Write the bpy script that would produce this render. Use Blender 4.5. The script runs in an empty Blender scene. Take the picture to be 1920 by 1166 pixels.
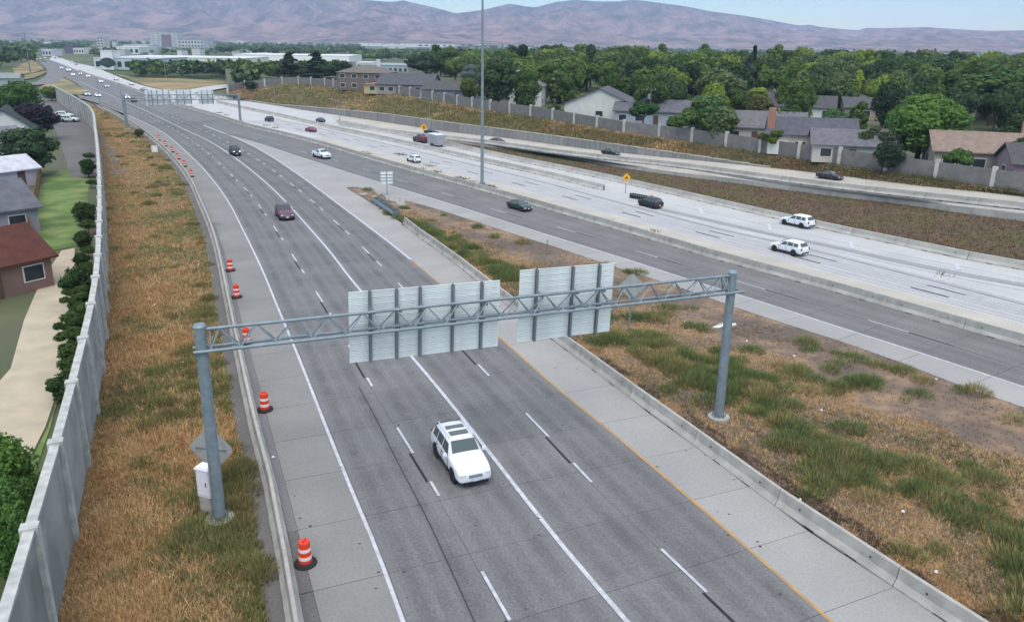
import bpy, bmesh, math, random
import numpy as np
from mathutils import Vector, Matrix, noise
R = math.radians
rnd = random.Random(7)
nr = np.random.default_rng(5)
scene = bpy.context.scene
COL = scene.collection

# ------------------------------------------------------------------ camera
F, CX, CY, H = 1500.0, 960.0, 540.0, 19.5
PT = math.atan((540 - 80) / F)
RO = R(0.8)
fw = Vector((0, math.cos(PT), -math.sin(PT)))
r0 = Vector((1, 0, 0)); u0 = Vector((0, math.sin(PT), math.cos(PT)))
rr = r0 * math.cos(RO) + u0 * math.sin(RO)
uu = -r0 * math.sin(RO) + u0 * math.cos(RO)
cam_d = bpy.data.cameras.new('camera'); cam = bpy.data.objects.new('camera', cam_d); COL.objects.link(cam)
cam_d.sensor_width = 36; cam_d.lens = 36 * F / 1920; cam_d.shift_y = -43.0 / 1920
cam_d.clip_end = 60000; cam_d.clip_start = 0.2
m = Matrix((rr, uu, -fw)).transposed().to_4x4(); m.translation = (0, 0, H)
cam.matrix_world = m
scene.camera = cam

# ------------------------------------------------------------------ sky, sun, exposure
SUN_EL, SUN_AZ = R(60), R(178)          # azimuth of the sun measured clockwise from +Y
world = bpy.data.worlds.new('World'); scene.world = world; world.use_nodes = True
nt = world.node_tree; nt.nodes.clear()
wo = nt.nodes.new('ShaderNodeOutputWorld'); bg = nt.nodes.new('ShaderNodeBackground')
sky = nt.nodes.new('ShaderNodeTexSky'); sky.sky_type = 'NISHITA'; sky.sun_disc = False
sky.sun_elevation = SUN_EL; sky.sun_rotation = SUN_AZ; sky.altitude = 800
sky.air_density = 1.15; sky.dust_density = 0.1; sky.ozone_density = 2.5
tc = nt.nodes.new('ShaderNodeTexCoord'); mp = nt.nodes.new('ShaderNodeMapping'); mp.inputs['Scale'].default_value = (1.2, 1.2, 7.0)
cn = nt.nodes.new('ShaderNodeTexNoise'); cn.inputs['Scale'].default_value = 2.6; cn.inputs['Detail'].default_value = 6
cr = nt.nodes.new('ShaderNodeValToRGB'); cr.color_ramp.elements[0].position = 0.44; cr.color_ramp.elements[1].position = 0.72
cr.color_ramp.elements[1].color = (0.85, 0.85, 0.85, 1)
cm = nt.nodes.new('ShaderNodeMixRGB'); cm.inputs[2].default_value = (7.3, 7.65, 8.1, 1)
nt.links.new(tc.outputs['Generated'], mp.inputs[0]); nt.links.new(mp.outputs[0], cn.inputs['Vector'])
# the cloud sheet thickens away from the clear band low over the hills
sp = nt.nodes.new('ShaderNodeSeparateXYZ'); nt.links.new(tc.outputs['Generated'], sp.inputs[0])
el = nt.nodes.new('ShaderNodeMapRange'); el.inputs[1].default_value = 0.05; el.inputs[2].default_value = 0.45; el.inputs[3].default_value = -0.06; el.inputs[4].default_value = 0.22; nt.links.new(sp.outputs[2], el.inputs[0])
ea = nt.nodes.new('ShaderNodeMath'); ea.operation = 'ADD'; nt.links.new(cn.outputs[0], ea.inputs[0]); nt.links.new(el.outputs[0], ea.inputs[1])
nt.links.new(ea.outputs[0], cr.inputs[0]); nt.links.new(cr.outputs[0], cm.inputs[0])
hs = nt.nodes.new('ShaderNodeHueSaturation'); hs.inputs['Saturation'].default_value = 1.9; nt.links.new(sky.outputs[0], hs.inputs['Color']); nt.links.new(hs.outputs[0], cm.inputs[1]); nt.links.new(cm.outputs[0], bg.inputs[0])
bg.inputs[1].default_value = 0.105
nt.links.new(bg.outputs[0], wo.inputs[0])
sl = bpy.data.lights.new('sun', 'SUN'); sl.energy = 1.4; sl.angle = R(42); sl.color = (1, 0.94, 0.86)
so = bpy.data.objects.new('sun', sl); COL.objects.link(so)
sd = Vector((math.sin(SUN_AZ) * math.cos(SUN_EL), math.cos(SUN_AZ) * math.cos(SUN_EL), math.sin(SUN_EL)))
so.rotation_euler = sd.to_track_quat('Z', 'Y').to_euler()
vs = scene.view_settings; vs.view_transform = 'Standard'; vs.look = 'None'; vs.gamma = 1; vs.exposure = 0.85
vs.use_curve_mapping = False
scene.cycles.volume_bounces = 1; scene.cycles.max_bounces = 6

# ------------------------------------------------------------------ helpers: pixel of the photograph -> point of the place
def ray(px, py):
    u = (px - CX) / F; v = (py - CY) / F
    u2 = u * math.cos(RO) + v * math.sin(RO); v2 = -u * math.sin(RO) + v * math.cos(RO)
    return np.array([u2, math.cos(PT) - v2 * math.sin(PT), -math.sin(PT) - v2 * math.cos(PT)])
def W(px, py, z=0.0):
    d = ray(px, py); t = (H - z) / -d[2]
    return np.array([d[0] * t, d[1] * t, z])
def PR(p):
    x, y, z = p[0], p[1], p[2] - H
    c, s = math.cos(PT), math.sin(PT)
    dep = y * c - z * s; v2 = (-y * s - z * c) / dep; u2 = x / dep
    return CX + F * (u2 * math.cos(RO) - v2 * math.sin(RO)), CY + F * (u2 * math.sin(RO) + v2 * math.cos(RO))
def zat(b, py):
    lo, hi = -8, 200
    for _ in range(40):
        mm = (lo + hi) / 2
        if PR((b[0], b[1], mm))[1] > py: lo = mm
        else: hi = mm
    return lo
def catmull(pts, n):
    P = np.array(pts, float)
    P = np.vstack([2 * P[0] - P[1], P, 2 * P[-1] - P[-2]])
    out = []
    for i in range(1, len(P) - 2):
        p0, p1, p2, p3 = P[i - 1], P[i], P[i + 1], P[i + 2]
        # centripetal-ish: use chord-scaled tangents
        d = np.linalg.norm((p2 - p1)[:2]); k = max(2, int(d / 4))
        d0 = np.linalg.norm((p1 - p0)[:2]) + 1e-6; d2 = np.linalg.norm((p3 - p2)[:2]) + 1e-6
        t1 = ((p1 - p0) / d0 * d + (p2 - p1) * (d0 / d)) / (d0 + d) * d if d > 0 else p2 - p1
        t2 = ((p2 - p1) / d * d2 + (p3 - p2) * (d / d2)) / (d2 + d) * d if d > 0 else p2 - p1
        for j in range(k):
            t = j / k
            out.append((2 * t**3 - 3 * t**2 + 1) * p1 + (t**3 - 2 * t**2 + t) * t1 + (-2 * t**3 + 3 * t**2) * p2 + (t**3 - t**2) * t2)
    out.append(P[-2])
    out = np.array(out)
    s = np.r_[0, np.cumsum(np.linalg.norm(np.diff(out[:, :2], axis=0), axis=1))]
    q = np.linspace(0, s[-1], n)
    return np.stack([np.interp(q, s, out[:, i]) for i in range(out.shape[1])], 1)
def PL(pts, z=0.0, n=220, e0=0, e1=0, zf=None):
    """photo polyline -> dense polyline in the place. e0/e1: pixels of straight extension at the ends"""
    pts = [tuple(p[:2]) for p in pts]
    if e0:
        a, b = np.array(pts[0]), np.array(pts[1]); d = (a - b) / np.linalg.norm(a - b); pts = [tuple(a + d * e0)] + pts
    if e1:
        a, b = np.array(pts[-1]), np.array(pts[-2]); d = (a - b) / np.linalg.norm(a - b); pts = pts + [tuple(a + d * e1)]
    D = catmull(pts, n)
    return np.array([W(x, y, (zf(x) if zf else z)) for x, y in D])
def arc(P):
    return np.r_[0, np.cumsum(np.linalg.norm(np.diff(P[:, :2], axis=0), axis=1))]
def at_arc(P, s):
    a = arc(P); return np.array([np.interp(s, a, P[:, i]) for i in range(3)])
def resample(P, n):
    a = arc(P); q = np.linspace(0, a[-1], n)
    return np.stack([np.interp(q, a, P[:, i]) for i in range(3)], 1)
def offset(P, d, dz=0.0):
    T = np.gradient(P[:, :2], axis=0); T /= np.linalg.norm(T, axis=1)[:, None] + 1e-9
    Q = P.copy(); Q[:, 0] += T[:, 1] * d; Q[:, 1] -= T[:, 0] * d; Q[:, 2] += dz
    return Q      # d > 0: to the right of the direction of travel along P

# ------------------------------------------------------------------ helpers: materials
MATS = {}
def mat(name, c, rough=0.8, c2=None, scale=2.0, metal=0.0, spec=0.3, bump=0.0, c3=None, scale2=0.15, emit=None, estr=0, vary=0.0, stretch=None, f2=0.5, detail=6, attr=None, trans=0):
    if name in MATS: return MATS[name]
    M = bpy.data.materials.new(name); M.use_nodes = True
    n = M.node_tree; b = n.nodes['Principled BSDF']
    b.inputs['Roughness'].default_value = rough; b.inputs['Metallic'].default_value = metal
    b.inputs['Specular IOR Level'].default_value = spec
    b.inputs['Base Color'].default_value = (*c, 1)
    out = None
    if attr:
        a = n.nodes.new('ShaderNodeAttribute'); a.attribute_name = attr; out = a.outputs['Color']
    if c2 or bump:
        t = n.nodes.new('ShaderNodeTexCoord'); mpn = n.nodes.new('ShaderNodeMapping'); n.links.new(t.outputs['Object'], mpn.inputs[0])
        if stretch: mpn.inputs['Scale'].default_value = stretch[0]; mpn.inputs['Rotation'].default_value = (0, 0, stretch[1])
        nz = n.nodes.new('ShaderNodeTexNoise'); nz.inputs['Scale'].default_value = scale; nz.inputs['Detail'].default_value = detail
        n.links.new(mpn.outputs[0], nz.inputs['Vector'])
    if c2:
        rp = n.nodes.new('ShaderNodeValToRGB'); rp.color_ramp.elements[0].position = 0.35; rp.color_ramp.elements[1].position = 0.65
        rp.color_ramp.elements[0].color = (*c, 1); rp.color_ramp.elements[1].color = (*c2, 1)
        n.links.new(nz.outputs[0], rp.inputs[0]); out = rp.outputs[0]
        if c3:
            nz2 = n.nodes.new('ShaderNodeTexNoise'); nz2.inputs['Scale'].default_value = scale2; nz2.inputs['Detail'].default_value = 4
            n.links.new(mpn.outputs[0], nz2.inputs['Vector'])
            rp2 = n.nodes.new('ShaderNodeValToRGB'); rp2.color_ramp.elements[0].position = f2 - 0.08; rp2.color_ramp.elements[1].position = f2 + 0.08
            n.links.new(nz2.outputs[0], rp2.inputs[0])
            mx = n.nodes.new('ShaderNodeMixRGB'); mx.inputs[2].default_value = (*c3, 1)
            n.links.new(rp2.outputs[0], mx.inputs[0]); n.links.new(out, mx.inputs[1]); out = mx.outputs[0]
    if vary:
        oi = n.nodes.new('ShaderNodeObjectInfo'); mr = n.nodes.new('ShaderNodeMapRange')
        mr.inputs[3].default_value = 1 - vary; mr.inputs[4].default_value = 1 + vary
        n.links.new(oi.outputs['Random'], mr.inputs[0])
        ml = n.nodes.new('ShaderNodeMixRGB'); ml.blend_type = 'MULTIPLY'; ml.inputs[0].default_value = 1
        if out: n.links.new(out, ml.inputs[1])
        else: ml.inputs[1].default_value = (*c, 1)
        n.links.new(mr.outputs[0], ml.inputs[2]); out = ml.outputs[0]
    if out: n.links.new(out, b.inputs['Base Color'])
    if bump:
        bp = n.nodes.new('ShaderNodeBump'); bp.inputs['Strength'].default_value = bump; bp.inputs['Distance'].default_value = 0.05
        n.links.new(nz.outputs[0], bp.inputs['Height']); n.links.new(bp.outputs[0], b.inputs['Normal'])
    if emit: b.inputs['Emission Color'].default_value = (*emit, 1); b.inputs['Emission Strength'].default_value = estr
    if trans: b.inputs['Transmission Weight'].default_value = trans
    MATS[name] = M; return M

# ------------------------------------------------------------------ helpers: meshes
class MB:
    def __init__(s): s.v = []; s.f = []; s.m = []
    def face(s, pts, mi=0):
        k = len(s.v); s.v += [tuple(map(float, p)) for p in pts]; s.f.append(tuple(range(k, k + len(pts)))); s.m.append(mi)
    def box(s, c, d, rz=0.0, mi=0, top=1.0):
        k = len(s.v); cs, sn = math.cos(rz), math.sin(rz)
        for z in (-1, 1):
            q = top if z > 0 else 1
            for x, y in ((-1, -1), (1, -1), (1, 1), (-1, 1)):
                X, Y = x * d[0] / 2 * q, y * d[1] / 2 * q
                s.v.append((c[0] + X * cs - Y * sn, c[1] + X * sn + Y * cs, c[2] + z * d[2] / 2))
        for f in ((0, 3, 2, 1), (4, 5, 6, 7), (0, 1, 5, 4), (1, 2, 6, 5), (2, 3, 7, 6), (3, 0, 4, 7)):
            s.f.append(tuple(k + i for i in f)); s.m.append(mi)
    def tube(s, a, b, r, r2=None, n=10, mi=0, cap=True):
        a, b = Vector(a), Vector(b); r2 = r if r2 is None else r2
        q = (b - a).to_track_quat('Z', 'Y'); k = len(s.v)
        for p, rad in ((a, r), (b, r2)):
            for i in range(n):
                t = 2 * math.pi * i / n
                s.v.append(tuple(p + q @ Vector((rad * math.cos(t), rad * math.sin(t), 0))))
        for i in range(n):
            j = (i + 1) % n; s.f.append((k + i, k + j, k + n + j, k + n + i)); s.m.append(mi)
        if cap:
            s.f.append(tuple(k + i for i in reversed(range(n)))); s.m.append(mi)
            s.f.append(tuple(k + n + i for i in range(n))); s.m.append(mi)
    def lathe(s, prof, n=16, mi=0, mis=None):
        k = len(s.v)
        for r, z in prof:
            for i in range(n):
                t = 2 * math.pi * i / n; s.v.append((r * math.cos(t), r * math.sin(t), z))
        for a in range(len(prof) - 1):
            for i in range(n):
                j = (i + 1) % n; s.f.append((k + a * n + i, k + a * n + j, k + (a + 1) * n + j, k + (a + 1) * n + i)); s.m.append(mis[a] if mis else mi)
        s.f.append(tuple(k + (len(prof) - 1) * n + i for i in range(n))); s.m.append(mis[-1] if mis else mi)
    def mesh(s, name, mats, smooth=False):
        me = bpy.data.meshes.new(name); me.from_pydata(s.v, [], s.f)
        for mm in (mats if isinstance(mats, (list, tuple)) else [mats]): me.materials.append(mm)
        me.polygons.foreach_set('material_index', s.m)
        if smooth: me.polygons.foreach_set('use_smooth', [True] * len(s.f))
        me.update(); return me
    def build(s, name, mats, parent=None, loc=None, smooth=False):
        return link(name, s.mesh(name, mats, smooth), parent, loc)
def link(name, me, parent=None, loc=None, rot=None, scale=None):
    o = bpy.data.objects.new(name, me); COL.objects.link(o)
    if parent: o.parent = parent
    if loc is not None: o.location = tuple(map(float, loc))
    if rot is not None: o.rotation_euler = rot if hasattr(rot, '__len__') else (0, 0, rot)
    if scale is not None: o.scale = scale
    return o
def tag(o, label=None, cat=None, group=None, kind=None):
    if label: o['label'] = label
    if cat: o['category'] = cat
    if group: o['group'] = group
    if kind: o['kind'] = kind
    return o
def thing(name, label, cat, loc=(0, 0, 0), rz=0.0, group=None):
    o = bpy.data.objects.new(name, None); COL.objects.link(o); o.location = tuple(map(float, loc)); o.rotation_euler = (0, 0, rz)
    o.empty_display_size = 0.2
    return tag(o, label, cat, group)
KIDS = {}
def copy_tree(o, parent=None):
    c = o.copy(); COL.objects.link(c); c.parent = parent
    for ch in list(o.children): copy_tree(ch, c)
    return c
def np_mesh(name, V, Fa, mats, kind=None, parent=None, col=None, smooth=False):
    me = bpy.data.meshes.new(name); V = np.asarray(V, np.float32); Fa = np.asarray(Fa, np.int32); k = Fa.shape[1]
    me.vertices.add(len(V)); me.vertices.foreach_set('co', V.ravel())
    me.loops.add(Fa.size); me.loops.foreach_set('vertex_index', Fa.ravel())
    me.polygons.add(len(Fa)); me.polygons.foreach_set('loop_start', np.arange(len(Fa), dtype=np.int32) * k)
    me.polygons.foreach_set('loop_total', np.full(len(Fa), k, np.int32))
    if col is not None:
        a = me.color_attributes.new('Col', 'FLOAT_COLOR', 'POINT'); a.data.foreach_set('color', np.c_[col, np.ones(len(col))].astype(np.float32).ravel())
    me.materials.append(mats)
    if smooth: me.polygons.foreach_set('use_smooth', np.ones(len(Fa), bool))
    me.update(calc_edges=True); me.validate()
    o = link(name, me, parent)
    if kind: o['kind'] = kind
    return o
def loft(name, A, B, n, k, m_, bump=0.0, freq=0.3, kind='structure', crown=0.0, seed=0, parent=None, uniform=False, col=None):
    """sheet between two polylines, n steps along and k across, bump: height of unevenness inside"""
    idx = np.linspace(0, len(A) - 1, n + 1); xs = np.arange(len(A))
    if uniform: A2, B2 = resample(A, n + 1), resample(B, n + 1)
    else:
        A2 = np.stack([np.interp(idx, xs, A[:, i]) for i in range(3)], 1); B2 = np.stack([np.interp(idx * (len(B) - 1) / (len(A) - 1), np.arange(len(B)), B[:, i]) for i in range(3)], 1)
    t = np.linspace(0, 1, k + 1)[None, :, None]
    G = A2[:, None, :] * (1 - t) + B2[:, None, :] * t
    if bump or crown:
        env = np.sin(np.pi * t[..., 0])
        for i in range(n + 1):
            for j in range(1, k):
                p = G[i, j]; nz = noise.noise(Vector((p[0] * freq, p[1] * freq, seed))) + 0.5 * noise.noise(Vector((p[0] * freq * 2.7, p[1] * freq * 2.7, seed + 9)))
                G[i, j, 2] += bump * nz + crown * env[0, j]
    V = G.reshape(-1, 3); I = np.arange((n + 1) * (k + 1)).reshape(n + 1, k + 1)
    Fa = np.stack([I[:-1, :-1], I[1:, :-1], I[1:, 1:], I[:-1, 1:]], -1).reshape(-1, 4)
    # make faces look up
    a, b, c = V[Fa[len(Fa) // 2, 0]], V[Fa[len(Fa) // 2, 1]], V[Fa[len(Fa) // 2, 2]]
    if np.cross(b - a, c - a)[2] < 0: Fa = Fa[:, ::-1]
    o = np_mesh(name, V, Fa, m_, kind, parent, smooth=True); return o, G
def polypx(name, pts, m_, z=0.01, kind='structure'):
    P = [W(x, y, z) for x, y in pts]; b = MB(); b.face(P)
    me = b.mesh(name, m_); o = link(name, me)
    if me.polygons[0].normal.z < 0: me.flip_normals()
    o['kind'] = kind; return o
def ribbon(name, P, w, m_, z=0.026, s0=0, s1=None, parent=None, kind=None, step=2.0):
    a = arc(P); s1 = a[-1] if s1 is None else min(s1, a[-1])
    if s1 <= s0: return None
    n = max(1, int((s1 - s0) / step)); q = np.linspace(s0, s1, n + 1)
    C = np.stack([np.interp(q, a, P[:, i]) for i in range(3)], 1)
    if n == 1:
        T = (C[1] - C[0])[:2]; T = np.tile(T / np.linalg.norm(T), (2, 1))
    else: T = np.gradient(C[:, :2], axis=0); T /= np.linalg.norm(T, axis=1)[:, None]
    N = np.c_[-T[:, 1], T[:, 0]]
    wl = w / 2
    A = C.copy(); A[:, :2] += N * wl; A[:, 2] += z; B = C.copy(); B[:, :2] -= N * wl; B[:, 2] += z
    V = np.vstack([A, B]); k = n + 1; i = np.arange(n)
    Fa = np.stack([i, i + k, i + k + 1, i + 1], 1)
    return np_mesh(name, V, Fa, m_, kind, parent)

# ------------------------------------------------------------------ materials
def road_mat(name, base, dark, rough=0.85, streak=None, g0=0.62, g1=1.32):
    M = bpy.data.materials.new(name); M.use_nodes = True; n = M.node_tree; b = n.nodes['Principled BSDF']
    b.inputs['Roughness'].default_value = rough; b.inputs['Specular IOR Level'].default_value = 0.25
    t = n.nodes.new('ShaderNodeTexCoord'); 
    geo = n.nodes.new('ShaderNodeNewGeometry')
    fine = n.nodes.new('ShaderNodeTexNoise'); fine.inputs['Scale'].default_value = 9; fine.inputs['Detail'].default_value = 8; fine.inputs['Roughness'].default_value = 0.75
    big = n.nodes.new('ShaderNodeTexNoise'); big.inputs['Scale'].default_value = 0.22; big.inputs['Detail'].default_value = 5
    n.links.new(geo.outputs['Position'], fine.inputs['Vector']); n.links.new(geo.outputs['Position'], big.inputs['Vector'])
    m1 = n.nodes.new('ShaderNodeMixRGB'); m1.inputs[1].default_value = (*dark, 1); m1.inputs[2].default_value = (*base, 1)
    r1 = n.nodes.new('ShaderNodeMapRange'); r1.inputs[1].default_value = 0.3; r1.inputs[2].default_value = 0.7
    n.links.new(big.outputs[0], r1.inputs[0]); n.links.new(r1.outputs[0], m1.inputs[0])
    m2 = n.nodes.new('ShaderNodeMixRGB'); m2.blend_type = 'MULTIPLY'; m2.inputs[0].default_value = 1
    r2 = n.nodes.new('ShaderNodeMapRange'); r2.inputs[1].default_value = 0.3; r2.inputs[2].default_value = 0.7; r2.inputs[3].default_value = g0; r2.inputs[4].default_value = g1
    n.links.new(fine.outputs[0], r2.inputs[0]); n.links.new(m1.outputs[0], m2.inputs[1]); n.links.new(r2.outputs[0], m2.inputs[2])
    out = m2.outputs[0]
    oi = n.nodes.new('ShaderNodeObjectInfo'); mr = n.nodes.new('ShaderNodeMapRange'); mr.inputs[3].default_value = 0.965; mr.inputs[4].default_value = 1.03
    n.links.new(oi.outputs['Random'], mr.inputs[0]); ml = n.nodes.new('ShaderNodeMixRGB'); ml.blend_type = 'MULTIPLY'; ml.inputs[0].default_value = 1
    n.links.new(out, ml.inputs[1]); n.links.new(mr.outputs[0], ml.inputs[2]); out = ml.outputs[0]
    n.links.new(out, b.inputs['Base Color'])
    bp = n.nodes.new('ShaderNodeBump'); bp.inputs['Strength'].default_value = 0.35; bp.inputs['Distance'].default_value = 0.01
    n.links.new(fine.outputs[0], bp.inputs['Height']); n.links.new(bp.outputs[0], b.inputs['Normal'])
    MATS[name] = M; return M
M_lane = road_mat('lane_concrete', (0.192, 0.189, 0.187), (0.152, 0.150, 0.150))
M_asph = road_mat('ramp_asphalt', (0.195, 0.187, 0.182), (0.155, 0.149, 0.147))
M_shL = road_mat('shoulder_concrete', (0.25, 0.243, 0.228), (0.20, 0.196, 0.186), g0=.8, g1=1.15)
M_shR = road_mat('pale_shoulder_concrete', (0.345, 0.335, 0.315), (0.29, 0.283, 0.27), g0=.84, g1=1.13)
M_gut = road_mat('gutter_asphalt', (0.155, 0.148, 0.14), (0.115, 0.11, 0.105))
M_pale = road_mat('pale_concrete', (0.50, 0.493, 0.48), (0.42, 0.415, 0.41))
M_beige = road_mat('beige_concrete', (0.50, 0.465, 0.40), (0.40, 0.375, 0.33))
M_joint = mat('joint_filler', (0.06, 0.06, 0.06), 0.9)
M_white = mat('road_paint', (0.56, 0.57, 0.60), 0.6, (0.40, 0.41, 0.43), 2.5)
M_black = mat('black_tape', (0.02, 0.02, 0.022), 0.7)
M_yel = mat('yellow_paint', (0.50, 0.27, 0.07), 0.6, (0.35, 0.22, 0.1), 1.2)
M_bar = mat('barrier_concrete', (0.42, 0.40, 0.36), 0.85, (0.31, 0.295, 0.265), 1.3, bump=0.3, vary=0.08)
M_barC = mat('pale_barrier_concrete', (0.46, 0.44, 0.39), 0.85, (0.36, 0.34, 0.31), 0.9, bump=0.3, vary=0.08)
M_galv = mat('galvanised_steel', (0.26, 0.31, 0.34), 0.55, (0.20, 0.245, 0.27), 3.0, metal=0.35, bump=0.1)
M_galvD = mat('dull_steel', (0.15, 0.175, 0.19), 0.6)
M_shadesign = mat('shaded_sign_back', (0.38, 0.39, 0.37), 0.6, (0.3, 0.31, 0.3), 2)  # diamond sign backs: darker grey, their shade is put into the colour
M_alu = mat('sign_aluminium', (0.80, 0.82, 0.81), 0.45, (0.66, 0.69, 0.68), 1.1)
M_orange = mat('drum_orange', (0.68, 0.055, 0.02), 0.45)
M_dwhite = mat('drum_white', (0.72, 0.66, 0.64), 0.5)
M_rubber = mat('rubber', (0.02, 0.02, 0.022), 0.8)
M_dirtpad = mat('footing_concrete', (0.42, 0.40, 0.37), 0.9, (0.3, 0.29, 0.27), 3)
M_wallL = mat('noise_wall_concrete', (0.36, 0.355, 0.335), 0.9, (0.26, 0.26, 0.245), 0.5, bump=0.35, vary=0.10, c3=(.21, .215, .20), scale2=.35, f2=.56)
M_wallcap = mat('noise_wall_cap', (0.50, 0.49, 0.46), 0.85, (0.33, 0.34, 0.32), 2)
M_nwpanel = mat('noise_wall_panel', (0.20, 0.19, 0.18), 0.9, (0.155, 0.148, 0.142), 1.0, vary=0.1)
M_nwpost = mat('noise_wall_post', (0.52, 0.50, 0.46), 0.85, (0.42, 0.40, 0.37), 1.5, vary=0.1)
M_gwall = mat('retaining_wall_concrete', (0.27, 0.26, 0.245), 0.9, (0.19, 0.185, 0.18), 0.8, stretch=((2.2, 2.2, 0.25), 0), vary=0.08)

# ------------------------------------------------------------------ road geometry from the photograph
pLA = [(554, 1080), (530, 950), (502, 850), (479, 760), (461, 680), (444, 605), (430, 540), (417, 482), (402, 432), (383, 388), (362, 343), (340, 312), (318, 288), (300, 271), (280, 255), (247, 232), (212, 211), (182, 199)]
pG = [(579, 1078), (540, 925), (500, 778), (475, 682), (455, 610), (432, 517), (420, 475), (402, 420), (381, 372), (356, 332), (335, 305)]
pL = [(724, 1079), (707.5, 1034), (669, 943), (603, 780), (561.5, 674), (516, 565), (496, 516), (467, 454), (451, 422), (438, 396), (420, 366), (400, 339), (376, 311), (352, 288), (328, 266), (303, 247), (270, 230), (246, 219), (220, 208), (195, 198), (170, 189)]
pD1 = [(905, 1083), (879, 1037), (812, 918), (730, 784), (687, 712), (614, 585), (583, 536), (541, 470), (511, 424), (482, 383), (470, 367), (447, 343), (425, 321), (405, 302), (370, 272), (330, 246), (290, 224), (250, 205), (215, 190)]
pS = [(1105, 1083), (1072.5, 1045), (1007.5, 964), (962, 906), (864, 780), (800, 702), (770, 667), (676, 545), (660, 526), (620, 474), (574, 421), (550, 394), (515, 358), (480, 327), (430, 289), (394, 266), (343, 242), (302, 222), (260, 202), (234, 191), (205, 178), (175, 165), (150, 154)]
pD2 = [(1288, 1080), (1223, 1018), (1200, 996), (1136, 934), (1100, 899), (1059, 855), (975, 767), (911, 702), (830, 617), (740, 527), (709, 495), (677, 463), (638, 426), (596, 388), (561, 358), (530, 334), (502, 313), (462, 287), (436, 272), (415, 261), (392, 250), (360, 236), (320, 218), (280, 201)]
pT = [(770, 487), (730, 455), (680, 417), (620, 372), (550, 321), (480, 277), (430, 254), (382, 235)]
pY = [(1465, 1083), (1440, 1061), (1365, 996), (1300, 940), (1115, 785), (1065, 745), (945, 640), (880, 583), (822, 530), (770, 487)]
pRB = [(1640, 1078), (1595, 1048), (1500, 985), (1440, 940), (1290, 828), (1237, 790), (1129, 707), (1030, 634), (960, 580), (884, 520), (842, 486), (790, 449), (745, 413), (700, 385), (652, 352)]
pEB = [(382, 236), (410, 247), (440, 257), (480, 268), (560, 294), (640, 320), (710, 342), (785, 365), (870, 391), (960, 420), (1072, 455), (1185, 490), (1286, 523), (1400, 558), (1593, 620), (1750, 670), (1920, 726)]
pDB = [(440, 250), (480, 261), (533, 275), (572, 287), (635, 303), (690, 320), (760, 342), (841, 366), (920, 392), (1078, 436), (1257, 491), (1469, 554), (1772, 645), (1920, 692)]
pGR = [(645, 350), (665, 350), (730, 367), (850, 402), (960, 438), (1044, 464), (1131, 494), (1219, 521), (1300, 548), (1375, 575), (1456, 602), (1642, 662), (1789, 719), (1920, 764)]
pMB = [(92, 112), (130, 126), (165, 141), (198, 152), (232, 163), (248, 169), (285, 183), (322, 196), (364, 208), (406, 220), (458, 237), (520, 252), (605, 274), (692, 300), (780, 325), (860, 347), (960, 375), (1085, 411), (1185, 440), (1320, 481), (1440, 514), (1561, 547), (1665, 577), (1792, 614), (1920, 651)]
pCN = [(458, 228), (520, 240), (605, 258), (692, 281), (820, 316), (960, 352), (1100, 390), (1240, 428), (1440, 481), (1590, 522), (1765, 568), (1920, 608)]
pO = [(100, 104), (140, 118), (177, 126), (211, 140), (248, 154), (281, 164), (330, 172), (380, 177), (431, 183), (452, 188), (492, 194), (567, 206), (620, 214), (700, 226), (760, 235), (840, 247), (950, 259), (1060, 274), (1140, 284), (1227, 293), (1340, 304), (1440, 314), (1580, 330), (1680, 343), (1920, 367)]
pC2 = [(631, 231), (700, 244), (775, 260), (832, 272), (901, 288), (980, 305), (1060, 321), (1140, 338), (1202, 352), (1280, 370), (1365, 390), (1465, 413), (1545, 431), (1697, 463), (1805, 486), (1920, 507)]
pCC = [(405, 193), (452, 204), (505, 215), (567, 229), (617, 241), (725, 264), (840, 290), (910, 306), (1040, 335), (1100, 350), (1170, 367)]
pDW = [(830, 265), (907, 275), (982, 285), (1060, 297), (1165, 315), (1240, 326), (1365, 342), (1477, 357), (1585, 371), (1697, 384), (1805, 400), (1920, 415)]
pDL = [(830, 262), (907, 272), (975, 282), (1040, 292), (1165, 310), (1277, 324), (1365, 334), (1480, 349), (1585, 362), (1680, 374), (1805, 388), (1920, 402)]
pDT = [(637, 229), (700, 238), (770, 247), (830, 253), (945, 266), (1040, 279), (1127, 289), (1280, 305), (1440, 326), (1535, 338), (1680, 354), (1920, 379)]
pNW = [(427, 174), (454, 167), (513, 161), (543, 157), (574, 159), (607, 161), (644, 166), (687, 170), (735, 176), (760, 180), (880, 202), (964, 215), (1056, 230), (1109, 240), (1166, 250), (1236, 259), (1311, 269), (1354, 275), (1396, 282), (1487, 296), (1591, 312), (1650, 320), (1707, 329), (1839, 348), (1920, 361)]
pLW = [(122, 1080), (145, 970), (164, 860), (180, 767), (190, 700), (196, 642), (199, 570), (199, 500), (197, 430), (192, 350), (185, 290), (176, 243), (158, 225), (130, 205), (95, 183)]
def zD(x): return 2.4 * max(0.0, min(1.3, (x - 830) / 1090))
def zW(x): return zD(x) - 0.15 - 0.95 * max(0.0, min(1, (x - 830) / 200)) + 0.15 * 0
NWX = [300, 427, 454, 543, 760, 964, 1236, 1500, 1920, 2300]; NWZ = [1.5, 2.5, 3.5, 5, 5, 4.3, 3.2, 2.9, 2.9, 2.9]
def zNW(x): return float(np.interp(x, NWX, NWZ))
LA = PL(pLA, e0=1100); G_ = PL(pG, e0=1100); L_ = PL(pL, e0=1100); D1 = PL(pD1, e0=1100); S_ = PL(pS, e0=1100); D2 = PL(pD2, e0=1100)
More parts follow.
